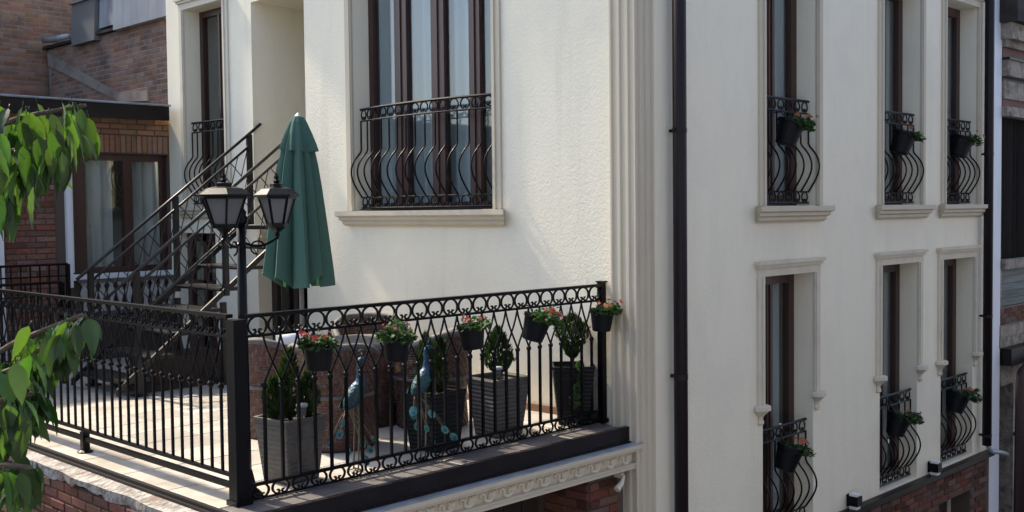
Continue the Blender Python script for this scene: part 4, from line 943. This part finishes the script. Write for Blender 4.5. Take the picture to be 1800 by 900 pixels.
peacock('teal metal peacock with drooping tail discs left of the hanging pot', -2.28, .17, .38, 1, 1, [(-.17,-.05,.27,.026), (-.13,-.02,.33,.022), (-.20,.02,.20,.02), (.0,-.06,.18,.024), (.07,-.05,.13,.022), (.02,-.07,.07,.028), (-.09,-.03,.14,.02), (.12,-.02,.19,.016)])
peacock('teal metal peacock in front of the black planter', -1.80, .06, .42, 1, 2, [(-.14,-.06,.36,.032), (-.11,-.03,.335,.03), (.02,-.06,.32,.026), (.0,-.03,.22,.02), (.12,-.08,.20,.026), (.22,-.06,.13,.03), (-.06,.0,.24,.022), (.04,-.05,.12,.018)])

# ------------------------------------------------------------------ foreground tree
tr = thing('cherry_tree', 'broad leaved tree reaching in from the left edge, close to the camera', 'tree', (-7.2, -1.2, -3.7))
mb = MB(); mb.tube([(-7.2,-1.2,-3.7), (-7.25,-1.15,-2.0), (-7.15,-1.25,-.4), (-7.2,-1.2,1.2), (-7.3,-1.1,2.6), (-7.35,-1.0,3.8)], [.17,.14,.125,.10,.07,.03], 12); mb.build('trunk', BARK, tr, True)
DP = 3.0
twigs = [ # polylines in photograph pixels with depth, traced as branches reaching in from the left
    ([(-420,330,3.3), (-120,265,3.1), (40,205,3.0), (150,185,2.95)], 1),
    ([(-420,330,3.3), (-100,300,3.05), (60,255,3.0), (140,228,2.9)], 1),
    ([(-300,400,3.2), (-60,320,3.1), (70,285,3.05)], 1),
    ([(-420,700,3.2), (-120,690,3.0), (30,600,2.95), (145,553,2.9)], 1),
    ([(-420,700,3.2), (-120,700,2.9), (20,650,2.85), (110,585,2.85)], 1),
    ([(-420,760,3.1), (-100,740,2.9), (0,705,2.8), (55,692,2.8)], 1),
    ([(-420,860,3.0), (-100,850,2.8), (10,818,2.75), (55,822,2.75)], 1)]
hub = {330: (-7.2,-1.2,1.35), 400: (-7.2,-1.2,1.2), 700: (-7.18,-1.22,.2), 760: (-7.18,-1.22,0.0), 860: (-7.17,-1.23,-.3)}
for pl, _ in twigs:
    P = [Vector(hub[pl[0][1]])]+[at(*q) for q in pl]; rr = [.03,.018]+[.012-.008*i/len(pl) for i in range(1, len(pl))]
    mb = MB(); mb.tube(P, rr, 6); mb.build('branch', BARK, tr, True)
def leaf_mesh(seed):
    r = random.Random(seed); n = 8; L_ = 1.0; mb = MB(); curl = r.uniform(.1, .55); fold = r.uniform(.12, .35); vs_ = []
    side = r.uniform(-.08, .08)
    for i in range(n+1):
        s = i/n; w_ = .195*(math.sin(math.pi*s**.72)**.9)*(1-.12*s); 
        if i in (0, n): w_ = .004
        z = -curl*s*s*.5; y0 = side*math.sin(s*3)
        sv = .018*(1 if i % 2 else -1)
        vs_ += [(s, y0-w_, z+fold*w_+sv*.5), (s, y0-w_*.5, z+fold*w_*.35), (s, y0, z), (s, y0+w_*.5, z+fold*w_*.35), (s, y0+w_, z+fold*w_-sv*.5)]
    mb.add(vs_, [(i*5+j, i*5+j+1, i*5+j+6, i*5+j+5) for i in range(n) for j in range(4)])
    mb.tube([(-.16,0,.03), (-.08,0,.02), (0,0,0)], .011, 4)
    me = mb.mesh('leaf', LEAF, True); return me
lms = [leaf_mesh(k) for k in range(6)]
lr = random.Random(11)
def add_leaf(p, size, droop=None, az=None):
    d = lr.uniform(.8, 1.5) if droop is None else droop
    az = lr.uniform(0, 6.283) if az is None else az
    inst(lr.choice(lms), 'leaf', tr, p, (lr.uniform(-.6, .6), d, az), (size, size*lr.uniform(.85, 1.15), size))
def cluster(n, pts, jx, jy, jd=.13, smin=.07, smax=.118):
    for _ in range(n):
        q = lr.choice(pts); add_leaf(at(q[0]+lr.gauss(0, jx), q[1]+lr.gauss(0, jy), q[2]+lr.gauss(0, jd)), lr.uniform(smin, smax))
cluster(34, [(10,215,3.0),(45,205,3.0),(80,205,3.0),(105,215,3.0),(135,195,2.95)], 16, 12)
cluster(46, [(0,250,3),(30,250,3),(60,250,3),(90,250,3),(115,245,3)], 14, 18)
cluster(14, [(140,200,2.95),(145,215,2.95)], 7, 10)
cluster(26, [(5,300,3.05),(30,290,3.05),(60,280,3.05),(85,285,3.05)], 14, 14)
cluster(10, [(-5,340,3.0),(8,350,3)], 8, 10)
cluster(30, [(100,585,2.9),(120,570,2.88),(140,570,2.88)], 12, 10)
cluster(40, [(20,640,2.9),(45,620,2.9),(70,605,2.9),(90,600,2.9)], 14, 14)
cluster(24, [(-10,665,2.9),(10,660,2.9),(35,645,2.9)], 14, 14)
cluster(26, [(-10,720,2.85),(15,712,2.85),(40,705,2.85),(58,702,2.85)], 10, 8)
cluster(16, [(-10,755,2.85),(10,745,2.85)], 14, 10)
cluster(16, [(-5,838,2.8),(20,832,2.8),(45,828,2.8)], 10, 6)
# crown beyond the frame, one mass
r = random.Random(2); mb = MB()
for _ in range(2600):
    d = Vector((r.gauss(0,1), r.gauss(0,1), r.gauss(0,1))).normalized()*r.random()**.4; c = Vector((-7.9,-.9,1.9))+Vector((d.x*1.5, d.y*1.5, d.z*2.2))
    v = c-CAM; 
    if v.dot(fw) > .2 and v.dot(rt)/v.dot(fw) > -.60: continue
    T = Matrix.Translation(c) @ Matrix.Rotation(r.uniform(0,6.28), 4, 'Z') @ Matrix.Rotation(r.uniform(.4,1.4), 4, 'Y')
    l = .11*r.uniform(.8, 1.2); mb.add([T @ Vector(q) for q in ((0,0,0),(l*.35,-l*.27,.01),(l,0,-.03),(l*.35,l*.27,.01))], [(0,1,2,3)])
for _ in range(560):
    q = r.choice([(15,225),(60,225),(100,225),(20,265),(60,270),(100,250),(15,310),(50,300),(0,350),(115,585),(95,600),(80,615),(60,625),(40,635),(20,650),(5,660),(0,690),(20,715),(45,710),(65,708),(0,745),(15,750),(15,835),(40,833)])
    c = at(q[0]+r.gauss(0,13), q[1]+r.gauss(0,12), 3.05+abs(r.gauss(0,.16)) - (.12 if q[1] > 500 else 0))
    z_ = r.uniform(.065, .11); T = Matrix.LocRotScale(c, (Matrix.Rotation(r.uniform(0,6.28), 3, 'Z') @ Matrix.Rotation(r.uniform(.8,1.5), 3, 'Y') @ Matrix.Rotation(r.uniform(-.6,.6), 3, 'X')).to_quaternion(), (z_,z_,z_))
    me = r.choice(lms); mb.add([T @ v.co for v in me.vertices], [tuple(p_.vertices) for p_ in me.polygons])
o = mb.build('crown', LEAF, tr, True); o['kind'] = 'stuff'
